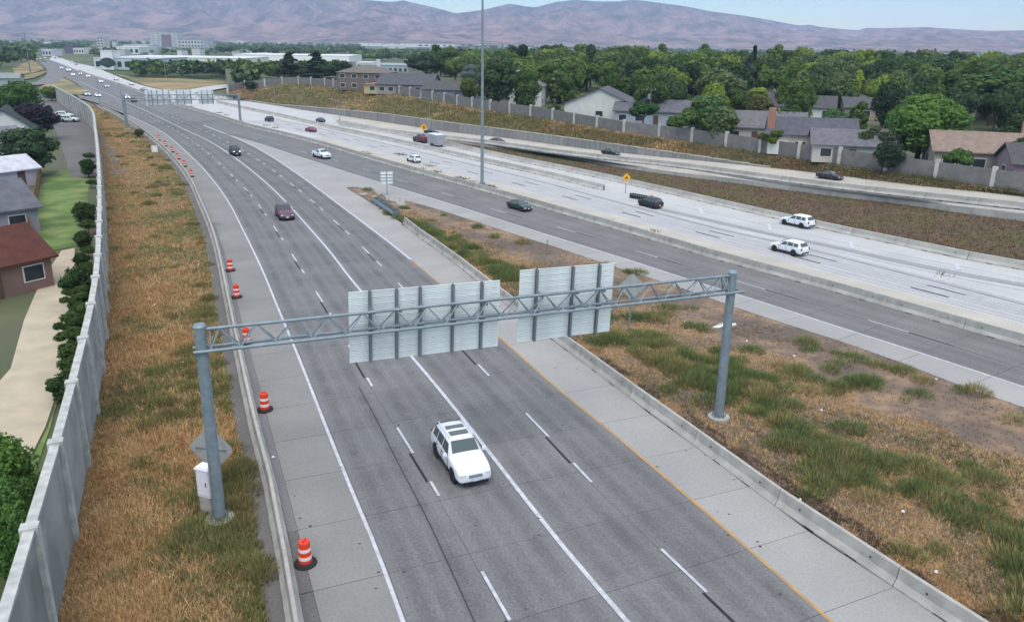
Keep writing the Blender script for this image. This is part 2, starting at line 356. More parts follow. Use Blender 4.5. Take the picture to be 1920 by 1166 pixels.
Y_ = PL(pY, e0=1100); T_ = PL(pT); RB = PL(pRB, e0=1100); EB = PL(pEB, e1=220); DB = PL(pDB, e1=220); GR = PL(pGR, e1=1100)
YT = PL(pY[:-1] + pT, e0=1100)
MBs = PL(pMB, e1=220, n=320); CN = PL(pCN, e1=220); O_ = PL(pO, zf=zD, e1=220, n=320); C2 = PL(pC2, e1=220); CC = PL(pCC)
DW = PL(pDW, zf=zW, e1=220); DL = PL(pDL, zf=lambda x: zD(x) - 0.15, e1=220); DT = PL(pDT, zf=lambda x: zD(x) + 0.82, e1=220)
NW = PL(pNW, zf=zNW, e1=220, n=320); LW = PL(pLW, e0=420)
def cut(P, i0, i1): return resample(P[int(i0 * (len(P) - 1)):int(i1 * (len(P) - 1)) + 1], 160)
def split_at(P, pt):
    d = np.linalg.norm(P[:, :2] - np.array(pt)[:2], axis=1); return int(np.argmin(d))

# ------------------------------------------------------------------ the ground, hills and far land
M_ground = mat('valley_ground', (0.10, 0.12, 0.05), 0.95, (0.17, 0.15, 0.09), 0.02, c3=(0.06, 0.09, 0.035), scale2=0.006)
g = MB(); g.face([(-16000, -400, -0.45), (16000, -400, -0.45), (16000, 15000, -0.45), (-16000, 15000, -0.45)])
g.build('ground', M_ground)['kind'] = 'structure'

def hills():
    rp = [(-700, -70), (-300, -66), (0, -52), (150, -46), (300, -34), (450, -20), (560, -12), (640, -4), (685, 0), (730, 4), (755, 1), (805, 12), (855, 25), (905, 19), (955, 7), (985, 12), (1005, 14), (1042, 4), (1080, 0), (1120, 3), (1160, 3), (1185, 0), (1210, 2), (1285, 12), (1335, 22), (1385, 28), (1440, 37), (1497, 48), (1517, 46), (1540, 51), (1610, 57), (1625, 52), (1652, 53), (1735, 51), (1815, 56), (1862, 58), (1920, 57), (2200, 62), (2700, 66)]
    az, el = [], []
    for x, y in rp:
        d = ray(x, y); az.append(math.atan2(d[0], d[1])); el.append(d[2] / math.hypot(d[0], d[1]))
    az, el = np.array(az), np.array(el)
    na, nd = 640, 130
    A = np.linspace(-0.95, 0.95, na); V = np.zeros((nd, na, 3)); colr = np.zeros((nd, na, 3))
    for j, a in enumerate(A):
        E = np.interp(a, az, el)
        Rr = 9800.0 - 1500 * math.cos(a * 2.0 + 0.4); r1 = 4300 + 1300 * noise.noise(Vector((a * 3, 3.1, 0))) + 900 * (a > 0) * a
        top = H + Rr * E
        for i in range(nd):
            t = i / (nd - 1)
            r = r1 + (Rr - r1) * min(1, t / 0.9) if t <= 0.9 else Rr + (t - 0.9) * 14000
            x, y = r * math.sin(a), r * math.cos(a)
            tt = min(1, t / 0.9)
            base = tt ** 1.25
            h = top * base if t <= 0.9 else top * (1 - (t - 0.9) * 3.2)
            P = Vector((x * 0.0011, y * 0.0011, 0))
            q = 0; amp = 1
            for k in range(7):
                nn = noise.noise(P * (2 ** k) + Vector((7.7 * k, 1.3, 0))); q += amp * (1 - abs(nn) * 2.2); amp *= 0.52
            w = math.sin(math.pi * min(1, tt)) ** 0.8
            rid = (q - 0.9) * (60 + 150 * tt) * w * min(1, top / 350)
            hh = h + rid
            if t < 0.9:      # nothing in front of the ridge line may stand above it
                hh = min(hh, H + r * (E - 0.0012 * (1 - tt)) - 2)
            if i == 0: hh = -3
            V[i, j] = (x, y, max(hh, -3))
    I = np.arange(nd * na).reshape(nd, na)
    Fa = np.stack([I[:-1, :-1], I[:-1, 1:], I[1:, 1:], I[1:, :-1]], -1).reshape(-1, 4)
    M = bpy.data.materials.new('hill_grass'); M.use_nodes = True; n = M.node_tree; b = n.nodes['Principled BSDF']; b.inputs['Roughness'].default_value = 1; b.inputs['Specular IOR Level'].default_value = 0
    ge = n.nodes.new('ShaderNodeNewGeometry'); sp = n.nodes.new('ShaderNodeSeparateXYZ'); n.links.new(ge.outputs['Position'], sp.inputs[0])
    n1 = n.nodes.new('ShaderNodeTexNoise'); n1.inputs['Scale'].default_value = 0.006; n1.inputs['Detail'].default_value = 9; n1.inputs['Roughness'].default_value = 0.65
    n2 = n.nodes.new('ShaderNodeTexNoise'); n2.inputs['Scale'].default_value = 0.03; n2.inputs['Detail'].default_value = 6; n2.inputs['Roughness'].default_value = 0.7
    for q in (n1, n2): n.links.new(ge.outputs['Position'], q.inputs['Vector'])
    rp_ = n.nodes.new('ShaderNodeValToRGB'); e = rp_.color_ramp.elements; e[0].position = 0.38; e[0].color = (0.17, 0.13, 0.105, 1); e[1].position = 0.60; e[1].color = (0.72, 0.44, 0.36, 1)
    n.links.new(n1.outputs[0], rp_.inputs[0])
    # scrub and pine towards the tops
    mr = n.nodes.new('ShaderNodeMapRange'); mr.inputs[1].default_value = 90; mr.inputs[2].default_value = 480; n.links.new(sp.outputs[2], mr.inputs[0])
    ad = n.nodes.new('ShaderNodeMath'); ad.operation = 'ADD'; n.links.new(mr.outputs[0], ad.inputs[0])
    m3 = n.nodes.new('ShaderNodeMapRange'); m3.inputs[1].default_value = 0.3; m3.inputs[2].default_value = 0.7; m3.inputs[3].default_value = -0.65; m3.inputs[4].default_value = 0.35
    n.links.new(n2.outputs[0], m3.inputs[0]); n.links.new(m3.outputs[0], ad.inputs[1])
    cl = n.nodes.new('ShaderNodeClamp'); n.links.new(ad.outputs[0], cl.inputs[0])
    mx = n.nodes.new('ShaderNodeMixRGB'); mx.inputs[2].default_value = (0.07, 0.085, 0.07, 1)
    bpn = n.nodes.new('ShaderNodeBump'); bpn.inputs['Strength'].default_value = 1.0; bpn.inputs['Distance'].default_value = 60; n.links.new(n2.outputs[0], bpn.inputs['Height']); bq = n.nodes.new('ShaderNodeBump'); bq.inputs['Distance'].default_value = 170; n.links.new(n1.outputs[0], bq.inputs['Height']); n.links.new(bq.outputs[0], bpn.inputs['Normal']); n.links.new(bpn.outputs[0], b.inputs['Normal'])
    n.links.new(cl.outputs[0], mx.inputs[0]); n.links.new(rp_.outputs[0], mx.inputs[1]); n.links.new(mx.outputs[0], b.inputs['Base Color'])
    o = np_mesh('hills', V.reshape(-1, 3), Fa, M, 'structure', smooth=True)
hills()

# ------------------------------------------------------------------ height of the land beyond the right noise wall
NWs = NW[::4]
def hz(x, y):
    d = np.hypot(NWs[:, 0] - x, NWs[:, 1] - y); i = int(np.argmin(d)); t = min(1, max(0, (d[i] - 120) / 500)); t = t * t * (3 - 2 * t)
    return NWs[i, 2] * (1 - t) - 0.05
M_yard = mat('yard_ground', (0.07, 0.10, 0.035), 0.95, (0.12, 0.12, 0.06), 0.12, c3=(0.10, 0.10, 0.07), scale2=0.05)
def neighbourhood():
    bd = offset(NW, -0.3); n = 110; idx = np.linspace(0, len(bd) - 1, n + 1).astype(int); B = bd[idx]
    steps = np.r_[0, 3, 8, 16, 30, 50, 80, 120, 180, 260, 380, 520, 700]
    V = np.zeros((n + 1, len(steps), 3))
    for i in range(n + 1):
        d = B[i, :2] / np.linalg.norm(B[i, :2])
        for j, s in enumerate(steps):
            p = B[i, :2] + d * s; V[i, j] = (p[0], p[1], B[i, 2] if j == 0 else hz(p[0], p[1]))
    I = np.arange(V.shape[0] * V.shape[1]).reshape(V.shape[:2])
    Fa = np.stack([I[:-1, :-1], I[1:, :-1], I[1:, 1:], I[:-1, 1:]], -1).reshape(-1, 4)
    np_mesh('yard_ground', V.reshape(-1, 3), Fa, M_yard, 'structure', smooth=True)
neighbourhood()

# ------------------------------------------------------------------ road surfaces
iL = split_at(LA, W(362, 343)); iM = split_at(MBs, W(868, 349)); iR = len(RB) - 1
A_near, A_far = LA[:iL + 1], LA[iL:]
lo = lambda name, A, B, mm, n=120, k=2, dz=0.0, **kw: loft(name, A + np.array([0, 0, dz]), B + np.array([0, 0, dz]), n, k, mm, **kw)[0]
road = lo('highway', A_near, RB, M_lane)
MBfar = MBs[:iM + 1][::-1]
AF = np.vstack([A_far, PL([(182, 199), (172, 180), (148, 160), (118, 143), (100, 128), (78, 108)], n=60)[1:]])
AF = np.vstack([LA[iL - 10:iL], AF]); MBfar = MBs[:iM + 12][::-1]
lo('merge_road', AF, MBfar, M_lane, dz=-0.004)
lo('ramp_road', GR, MBs[iM - 3:], M_asph, dz=-0.002)
lo('gore_pavement', PL([(382, 236), (430, 255), (480, 277), (550, 320), (620, 371), (700, 432)], n=100), PL([(382, 236), (440, 257), (480, 268), (560, 294), (640, 320), (785, 365)], n=100), M_shR, dz=0.006)
iM2 = split_at(MBs, W(605, 274)); iO2 = split_at(O_, W(620, 214))
lo('opposite_road_far', MBs[:iM2 + 1], O_[:iO2 + 1], M_pale, dz=-0.006)
C2x = np.vstack([O_[iO2:iO2 + 1], C2])
lo('opposite_road', MBs[iM2:], C2x, M_pale, n=160, dz=-0.004)
ODn = offset(DT, 0.1); ODn[:, 2] -= 0.82
lo('frontage_ramp_road', offset(C2[:60], -0.2) if False else ODn, O_[iO2:], M_beige, n=160, k=2, dz=0.003)

# slabs of the near carriageway: each one a piece with open joints round it
def hit(P, p, n_):
    """where the line p + t n crosses the polyline P"""
    d = P[:, :2] - p[:2]; t_ = np.array([-n_[1], n_[0]]); s = d @ t_
    k = np.where(s[:-1] * s[1:] <= 0)[0]
    if not len(k): return None
    best = None
    for i in k:
        f = s[i] / (s[i] - s[i + 1] + 1e-12); q = P[i] * (1 - f) + P[i + 1] * f
        if best is None or np.linalg.norm(q[:2] - p[:2]) < np.linalg.norm(best[:2] - p[:2]): best = q
    return best
def slabs(parent, ref, cols, mats, s0, s1, step, gap=0.02, top=0.02, jit=0.0):
    a = arc(ref); rows = []; s = s0
    while s < s1:
        p = at_arc(ref, s); q = at_arc(ref, s + 0.5); t_ = (q - p)[:2]; t_ /= np.linalg.norm(t_); nn = np.array([t_[1], -t_[0]])
        rows.append([hit(P, p, nn) for P in cols]); s += step
    for i in range(len(rows) - 1):
        for j in range(len(cols) - 1):
            q = [rows[i][j], rows[i][j + 1], rows[i + 1][j + 1], rows[i + 1][j]]
            if any(x is None for x in q): continue
            q = np.array(q)[:, :2]; c = q.mean(0)
            e1 = (q[1] - q[0]); w = np.linalg.norm(e1); 
            if w < 0.5 or w > 12: continue
            l = np.linalg.norm(q[3] - q[0])
            P = c + (q - c) * (1 - gap / max(w, 1)); tl = (q[3] - q[0]) / l; 
            P = np.array([P[0] + tl * 0, P[1], P[2], P[3]])
            dz = rnd.uniform(-0.002, 0.002); b = MB()
            T = [(x - c[0], y - c[1], top + dz) for x, y in P]; Bt = [(x - c[0], y - c[1], 0.009) for x, y in P]
            area = sum(T[k][0] * T[(k + 1) % 4][1] - T[(k + 1) % 4][0] * T[k][1] for k in range(4))
            if area < 0: T = T[::-1]; Bt = Bt[::-1]
            k0 = 0; b.v = T + Bt; b.f = [(0, 1, 2, 3)] + [(k, 4 + k, 4 + (k + 1) % 4, (k + 1) % 4) for k in range(4)]; b.m = [0] * 5
            b.face([(x - c[0], y - c[1], 0.007) for x, y in (q if area > 0 else q[::-1])], 1)
            link('slab', b.mesh('slab', [mats[j], M_joint]), parent, (c[0], c[1], 0))
Ssum = arc(S_); sC = arc(S_)[split_at(S_, W(560, 405))]
slabs(road, S_, [LA, G_, offset(L_, 0.12), D1, offset(S_, -0.12), D2, YT, offset(RB, 0)], [M_gut, M_shL, M_lane, M_lane, M_lane, M_lane, M_shR], 6.7, sC, 4.11)
# pale shoulders beyond the slabs
i1 = split_at(LA, W(398, 420)); i2 = split_at(L_, W(450, 424))
iLe = split_at(LA, W(182, 199))
lo('left_shoulder', LA[i1:], L_[i2:], M_shL, dz=0.012)
lo('right_shoulder', PL(pT[:6][::-1], n=80)[::-1], PL([(770, 430), (745, 413), (700, 385), (652, 352), (600, 318), (480, 275)], n=80), M_shR, dz=0.010)
ramp = [o for o in COL.objects if o.name == 'ramp_road'][0]
aG = arc(EB)
slabs(ramp, EB, [GR, EB, DB, MBs], [M_shR, M_asph, M_asph], aG[split_at(EB, W(745, 353))], aG[-1] - 3, 4.6, gap=0.02, top=0.016)
lo('opposite_shoulder', MBs[iM2 - 10:], PL(pCN[2:], e1=220), M_beige, n=160, dz=0.004)
lo('exit_lane_pavement', PL([(617, 238), (725, 262), (840, 288), (910, 304), (1040, 333), (1170, 365), (1250, 386), (1480, 438), (1680, 481), (1920, 526)], e1=220), C2, M_pale, n=160, dz=0.002)

# ------------------------------------------------------------------ painted lines
def dashes(P, starts, wl, bl, w=0.13, tail=1.3, off=0.08, parent=None, s1=None):
    for s in starts:
        ribbon('lane_dash', offset(P, off), w, M_white, 0.027, s, s + wl, parent)
        if bl: ribbon('lane_dash', offset(P, -off * 0.6 if tail else off), w * 1.0, M_black, 0.030, s + wl - bl * 0, s + wl + bl, parent)
        if tail: ribbon('lane_dash', offset(P, off), w, M_white, 0.027, s + wl + bl, s + wl + bl + tail, parent)
lines = thing('lane_markings', 'white and yellow painted lane lines on the curved highway with orange drums', 'road markings', (0, 0, 0))
ribbon('edge_line', L_, 0.15, M_white, parent=lines); ribbon('solid_lane_line', S_, 0.2, M_white, parent=lines)
ribbon('edge_line', T_, 0.22, M_white, parent=lines)
Yy = Y_
ribbon('yellow_edge_line', Yy, 0.14, M_yel, parent=lines)
ribbon('ramp_edge_line', EB, 0.17, M_white, parent=lines)
def starts_from(P, px, period, nmax=40, back=True):
    a = arc(P); s = a[split_at(P, W(*px))]; r = []
    while s > 0: s -= period
    while s < a[-1]: 
        if s > 0: r.append(s)
        s += period
    return r
# polylines D1, D2 run from near to far: a dash starts (near end) after its far end, so lay them out from the near end
dashes(D1, starts_from(D1, (815, 927), 12.85), 1.3, 2.9, off=0.1, tail=2.9, parent=lines)
dashes(D2, starts_from(D2, (1110, 906), 13.3), 1.9, 2.9, off=0.1, tail=2.9, parent=lines)
# joint lines between lanes as fine sealed seams
ribbon('ramp_lane_seam', DB, 0.03, M_joint, 0.024, parent=lines)
dashes(DB, starts_from(DB, (1045, 426), 12.4), 3.2, 3.2, w=0.10, off=-0.06, tail=0, parent=lines)
def faint(name, c, a):
    M = bpy.data.materials.new(name); M.use_nodes = True; n = M.node_tree; b = n.nodes['Principled BSDF']; b.inputs['Base Color'].default_value = (*c, 1); b.inputs['Roughness'].default_value = .8
    t = n.nodes.new('ShaderNodeBsdfTransparent'); mx = n.nodes.new('ShaderNodeMixShader'); ge = n.nodes.new('ShaderNodeNewGeometry'); nz = n.nodes.new('ShaderNodeTexNoise'); nz.inputs['Scale'].default_value = .5; nz.inputs['Detail'].default_value = 7; nz.inputs['Roughness'].default_value = .7
    n.links.new(ge.outputs['Position'], nz.inputs['Vector']); mr = n.nodes.new('ShaderNodeMapRange'); mr.inputs[1].default_value = .3; mr.inputs[2].default_value = .7; mr.inputs[3].default_value = 0; mr.inputs[4].default_value = a; n.links.new(nz.outputs[0], mr.inputs[0])
    n.links.new(mr.outputs[0], mx.inputs[0]); n.links.new(t.outputs[0], mx.inputs[1]); n.links.new(b.outputs[0], mx.inputs[2]); n.links.new(mx.outputs[0], n.nodes['Material Output'].inputs[0]); return M
M_track = faint('tyre_polish', (.09, .088, .085), .14); M_oil = faint('oil_drip', (.05, .05, .05), .13)
def between(A_, B_, f):
    out = []
    for p in A_[::2]:
        i = int(np.argmin(np.linalg.norm(B_[:, :2] - p[:2], axis=1))); out.append(p * (1 - f) + B_[i] * f)
    return np.array(out)
for A_, B_ in ((L_, D1), (D1, S_), (S_, D2), (D2, YT)):
    for f in (.24, .76):
        Q = between(A_, B_, f)
        ribbon('wheel_path', Q, .85, M_track, .0245, parent=lines); ribbon('wheel_path', Q, .45, M_track, .0255, parent=lines)
    ribbon('oil_strip', between(A_, B_, .5), .5, M_oil, .0235, parent=lines)
for A_, B_ in ((EB, DB), (DB, MBs[split_at(MBs, DB[0]):])):
    for f in (.25, .72): ribbon('wheel_path', between(A_, B_, f), .8, M_track, .019, parent=lines)
sp_b = MB()
for k in range(150):
    A_, B_ = rnd.choice(((L_, D1), (D1, S_), (S_, D2), (D2, YT), (YT, RB), (G_, L_))); i = rnd.randint(40, 150); q = A_[i]; j = int(np.argmin(np.linalg.norm(B_[:, :2] - q[:2], axis=1))); p = q + (B_[j] - q) * rnd.random(); r_ = rnd.uniform(.025, .08)
    sp_b.face([(p[0] + r_ * math.cos(t) * rnd.uniform(.6, 1.3), p[1] + r_ * math.sin(t) * rnd.uniform(.6, 1.3), .0285) for t in np.linspace(0, 5.2, 6)])
tag(sp_b.build('road_spots', M_joint), 'small dark pits and tar spots scattered on the concrete lanes', 'road spots', kind='stuff')
# crack seal in the left lane
CK = PL([(852, 1083), (817, 1006), (787, 945), (763, 900), (742, 860), (715, 805), (697, 770), (672, 725)], e0=100)
ribbon('crack_seal', CK, 0.07, M_joint, 0.023, parent=lines)

# opposite carriageway: ground texture stripes, lines and dark dashes
M_str = mat('tyre_track_grey', (0.46, 0.455, 0.46), 0.85, (0.38, 0.38, 0.39), 0.8)
M_band = mat('dark_track', (0.30, 0.295, 0.30), 0.85, (0.25, 0.245, 0.25), 0.5)
opp = thing('opposite_lane_markings', 'white lane lines, dark dashes and worn tracks on the pale opposite carriageway', 'road markings')
pL3 = [(480, 215), (600, 240), (725, 269), (840, 296), (910, 313), (1040, 345), (1140, 372), (1240, 399), (1365, 431), (1480, 456), (1680, 505), (1836, 545), (1920, 567)]
pL1 = [(1251, 381), (1315, 395), (1365, 406), (1480, 432), (1600, 459), (1680, 476), (1805, 500), (1920, 523)]
pL2 = [(1040, 342), (1100, 357), (1165, 373), (1251, 392), (1334, 411), (1480, 443), (1565, 460), (1680, 485), (1792, 508), (1920, 531)]
pL2b = [(1480, 452), (1680, 496), (1792, 520), (1920, 545)]
CNd = PL(pCN, e1=220); L3 = PL(pL3, e1=220); L1 = PL(pL1, e1=220); L2 = PL(pL2, e1=220)
ribbon('exit_edge_line', L1, 0.16, M_white, 0.022, parent=opp); ribbon('exit_edge_line', L2, 0.16, M_white, 0.022, parent=opp)
ribbon('edge_line', L3, 0.16, M_white, 0.022, parent=opp); ribbon('dark_track', offset(PL(pL2[3:], e1=220), 0.85), 1.1, M_band, 0.014, parent=opp)
ribbon('edge_line', PL(pL2b, e1=220), 0.12, M_white, 0.022, parent=opp)
xs3 = np.arange(len(CNd))
# stripes: interpolate between the near edge (CN) and the edge line L3 across the lanes
CNr = PL(pCN, e1=220, n=300)
def across(f):
    out = []
    for p in CNr:
        i = int(np.argmin(np.linalg.norm(L3[:, :2] - p[:2], axis=1))); out.append(p * (1 - f) + L3[i] * f)
    return np.array(out)
for f, w, mm in [(0.10, 0.22, M_str), (0.19, 0.10, M_white), (0.27, 0.28, M_str), (0.37, 0.12, M_white), (0.44, 0.2, M_str), (0.53, 0.3, M_str), (0.60, 0.12, M_white), (0.68, 0.3, M_str), (0.78, 0.3, M_str), (0.9, 0.5, M_band)]:
    ribbon('worn_track', across(f), w, mm, 0.016 if mm is not M_white else 0.018, parent=opp)
for f, px in ((0.33, (1300, 437)), (0.62, (1340, 433))):
    Q = across(f)
    for s in starts_from(Q, px, 12.2): ribbon('dark_dash', Q, 0.16, M_black, 0.026, s, s + 3.3, parent=opp)
for (x, y) in [(1312, 396), (1441, 427), (1595, 460), (1793, 500)]:
    p = W(x, y - 7, 0.024); q = W(x + 4, y + 6, 0.024); d = (q - p)[:2]; d /= np.linalg.norm(d); P = np.array([p, (p + q) / 2, q])
    P[:, 2] = 0; ribbon('chevron_bar', P, 0.4, M_white, 0.026, parent=opp)
ribbon('ramp_edge_line', offset(DT, 1.0, -0.82), 0.15, M_white, 0.02, parent=opp)

# ------------------------------------------------------------------ land strips
M_dry = mat('dry_grass_soil', (0.26, 0.16, 0.075), 0.95, (0.14, 0.10, 0.05), 0.8, c3=(0.11, 0.11, 0.04), scale2=0.16, bump=0.8, f2=0.55)
M_mid = mat('median_soil', (0.17, 0.12, 0.09), 0.95, (0.30, 0.20, 0.12), 0.9, c3=(0.13, 0.10, 0.08), scale2=0.2, bump=0.8, f2=0.5)
M_slope = mat('brown_slope_soil', (0.14, 0.085, 0.05), 0.95, (0.075, 0.06, 0.045), 0.9, c3=(0.10, 0.09, 0.035), scale2=0.12, bump=0.8, f2=0.55)
M_bank = mat('bank_soil', (0.17, 0.12, 0.055), 0.95, (0.11, 0.09, 0.045), 0.5, c3=(0.10, 0.115, 0.04), scale2=0.07, bump=0.6, f2=0.5)
M_tan = mat('tan_field', (0.33, 0.24, 0.12), 0.95, (0.22, 0.17, 0.09), 0.06, c3=(0.14, 0.14, 0.06), scale2=0.03)
LAb = offset(LA, 0.72)  # back of the left barrier
LAb = offset(LA, -0.72) if np.linalg.norm(offset(LA, 0.72)[60, :2] - RB[60, :2]) < np.linalg.norm(LA[60, :2] - RB[60, :2]) else LAb
sgnL = 1 if np.allclose(LAb, offset(LA, 0.72)) else -1
LAs = offset(LA, 1.25 * sgnL)
lo('barrier_back_strip', LA, LAs, M_gut, dz=-0.003)
_, GL = loft('left_verge', LAs + np.array([0, 0, -0.002]), LW, 160, 14, M_dry, bump=0.10, freq=0.35, crown=0.0, seed=2)
RBb = offset(RB, 0.75); 
if np.linalg.norm(RBb[50, :2] - LA[50, :2]) < np.linalg.norm(RB[50, :2] - LA[50, :2]): RBb = offset(RB, -0.75)
_, GM = loft('median_verge', RBb[:-14], GR[::-1], 160, 16, M_mid, bump=0.12, freq=0.3, crown=0.05, seed=5)
C2b = offset(C2, 0.6); 
sg = 1
if np.linalg.norm(C2b[100, :2] - MBs[220, :2]) < np.linalg.norm(C2[100, :2] - MBs[220, :2]): C2b = offset(C2, -0.6); sg = -1
iC = split_at(C2b, W(832, 270))
_, GS = loft('ramp_slope', C2b[iC:], DW, 160, 8, M_slope, bump=0.12, freq=0.35, seed=8)
# top line of the retaining wall
pGT = [(452, 188), (472, 189), (517, 196), (567, 200), (600, 202.5), (725, 214), (840, 230), (950, 243.5), (1060, 258), (1160, 272), (1280, 289), (1380, 304), (1450, 315)]
gx = [p[0] for p in pGT]; gy = [p[1] for p in pGT]
GB, GTz = [], []
for p in O_:
    x, y = PR(p)
    if x < 452 or x > 1450: continue
    ty = float(np.interp(x, gx, gy)); GB.append(p); GTz.append(max(0.0, zat(p, ty) - p[2]))
GB = np.array(GB); GTz = np.array(GTz)
GT = GB.copy(); GT[:, 2] += GTz
Oend = O_[[i for i, p in enumerate(O_) if PR(p)[0] >= 1450]]
UP = np.vstack([offset(GT, 0.3 * (-sg if False else 1)), Oend])
if np.linalg.norm(UP[50, :2]) < np.linalg.norm(GT[50, :2]): UP = np.vstack([offset(GT, -0.3), Oend])
UP = np.stack([np.interp(np.linspace(0, len(UP) - 1, 260), np.arange(len(UP)), UP[:, i]) for i in range(3)], 1)
_, GK = loft('grass_bank', UP, NW, 200, 10, M_bank, bump=0.25, freq=0.12, crown=0.2, seed=11)
# far left and far middle land
polypx('tan_field', [(215, 139), (245, 144), (310, 147), (400, 150), (440, 154), (425, 162), (395, 166), (369, 168), (322, 171), (281, 163), (250, 153)], M_tan, 0.03)
polypx('loop_island', [(62, 170), (80, 161), (104, 150), (118, 145), (150, 162), (178, 177), (145, 178), (105, 173)], M_tan, 0.03)
polypx('tan_slope', [(22, 130), (58, 113), (66, 117), (78, 124), (84, 131), (60, 137), (30, 141)], M_tan, 0.03)
polypx('tan_bank', [(-40, 160), (0, 150), (40, 142), (84, 133), (88, 136), (62, 147), (20, 152), (0, 158), (-40, 170)], M_tan, 0.04)
ribbon('loop_ramp', PL([(50, 160), (78, 156), (96, 149), (104, 141), (103, 132), (94, 124), (84, 117)]), 8.5, M_asph, 0.05, kind='structure')
ribbon('entry_ramp', PL([(95, 175), (140, 181), (182, 186), (215, 199), (245, 217)]), 7.5, M_lane, 0.012, kind='structure')
ribbon('side_road', PL([(330, 176), (370, 170), (420, 162), (450, 158)]), 10, M_pale, 0.05, kind='structure')
# land left of the left noise wall: gravel lot, lawn, street
M_lawn = mat('lawn', (0.12, 0.20, 0.05), 0.95, (0.20, 0.24, 0.09), 0.5, c3=(0.08, 0.13, 0.035), scale2=0.2)
M_gravel = mat('beige_gravel', (0.50, 0.42, 0.31), 0.95, (0.40, 0.35, 0.26), 0.6, bump=0.4)
polypx('side_yard', [(-400, 1190), (90, 1190), (122, 1080), (145, 970), (180, 767), (196, 642), (199, 500), (192, 350), (185, 290), (176, 243), (60, 243), (-400, 300)], M_yard, -0.03)
polypx('gravel_lot', [(-60, 850), (-40, 760), (20, 690), (45, 600), (75, 530), (115, 470), (140, 465), (140, 560), (128, 640), (112, 720), (85, 800), (60, 850)], M_gravel, 0.02)
polypx('lawn', [(60, 900), (95, 800), (122, 700), (140, 600), (152, 480), (165, 380), (168, 310), (110, 320), (75, 350), (62, 430), (60, 520), (100, 470), (146, 460), (145, 560), (132, 640), (116, 720), (90, 800), (50, 880)], M_lawn, 0.015)
ribbon('residential_street', PL([(190, 330), (170, 290), (150, 255), (135, 232), (110, 205), (80, 182), (60, 172)]), 8, M_gut, 0.02, kind='structure')

# ------------------------------------------------------------------ barriers
def jersey_mesh(name, L, mats, h=0.81, wb=0.6, wt=0.17):
    pr = [(-wb / 2, 0), (-wb / 2, 0.08), (-wb * 0.23, 0.33), (-wt / 2, h - 0.03), (-wt / 2 + 0.03, h), (wt / 2 - 0.03, h), (wt / 2, h - 0.03), (wb * 0.23, 0.33), (wb / 2, 0.08), (wb / 2, 0)]
    b = MB(); n = len(pr)
    for x in (-L / 2, L / 2):
        for y, z in pr: b.v.append((x, y, z))
    for i in range(n):
        j = (i + 1) % n; b.f.append((i, j, n + j, n + i)); b.m.append(0)
    b.f.append(tuple(range(n - 1, -1, -1))); b.m.append(0); b.f.append(tuple(range(n, 2 * n))); b.m.append(0)
    for sx in (-1, 1):          # scuppers and lifting slots
        for y in (-1, 1):
            b.box((sx * L * 0.18, y * (wb / 2 + 0.001), 0.035), (0.55, 0.02, 0.07), mi=1)
            b.box((sx * L * 0.30, y * 0.113, 0.48), (0.09, 0.035, 0.08), mi=1)
    b.box((L / 2 + 0.02, 0, h * 0.42), (0.05, 0.16, h * 0.8), mi=1)
    return b.mesh(name, mats)
SEG = 6.1
JM = {}
def barrier(name, label, P, side, m_, h=0.81, inset=0.3, smax=None, seg=SEG, group=None):
    C = offset(P, side * inset); a = arc(C); n = int(a[-1] // seg); t = thing(name, label, 'barrier', C[0])
    key = (m_.name, h)
    if key not in JM: JM[key] = jersey_mesh('segment', seg - 0.035, [m_, M_joint], h)
    c0 = C[0]
    for i in range(n):
        p, q = at_arc(C, i * seg), at_arc(C, (i + 1) * seg); mid = (p + q) / 2 - c0; d = q - p
        o = link('segment', JM[key], t, mid, (0, -math.atan2(d[2], math.hypot(d[0], d[1])), math.atan2(d[1], d[0])))
        o.scale = (np.linalg.norm(d) / seg, 1, 1)
    return t
barrier('concrete_barrier', 'long concrete barrier along the outer shoulder behind the orange drums', LA, sgnL, M_bar)
RBc = PL(pRB[:-2], e0=420)
barrier('concrete_barrier', 'concrete barrier between the yellow edge line and the green weeds, ending at the steel cushion', RBc, 1 if np.allclose(RBb, offset(RB, 0.75)) else -1, M_bar)
tM = MBs[split_at(MBs, W(150, 134)):]
q1 = offset(tM, 0.3); sM = 1 if np.linalg.norm(q1[150, :2]) > np.linalg.norm(tM[150, :2]) else -1
barrier('median_barrier', 'long median barrier between the dark ramp and the pale carriageway, at the mast foot', tM, sM, M_bar, h=0.85)
q1 = offset(CC, 0.3); sc = 1 if np.linalg.norm(q1[100, :2]) > np.linalg.norm(CC[100, :2]) else -1
barrier('concrete_barrier', 'pale concrete barrier that splits off the exit lane and ends at the yellow-black chevron cushion', CC, sc, M_barC, h=0.81)
barrier('concrete_barrier', 'pale concrete barrier at the foot of the brown slope, behind the white vehicles', C2, sg, M_barC, h=0.81)
DTb = DT.copy(); DTb[:, 2] -= 0.82
barrier('concrete_barrier', 'pale barrier along the raised ramp, above the low wall and brown slope', DTb, 0, M_barC, h=0.82)

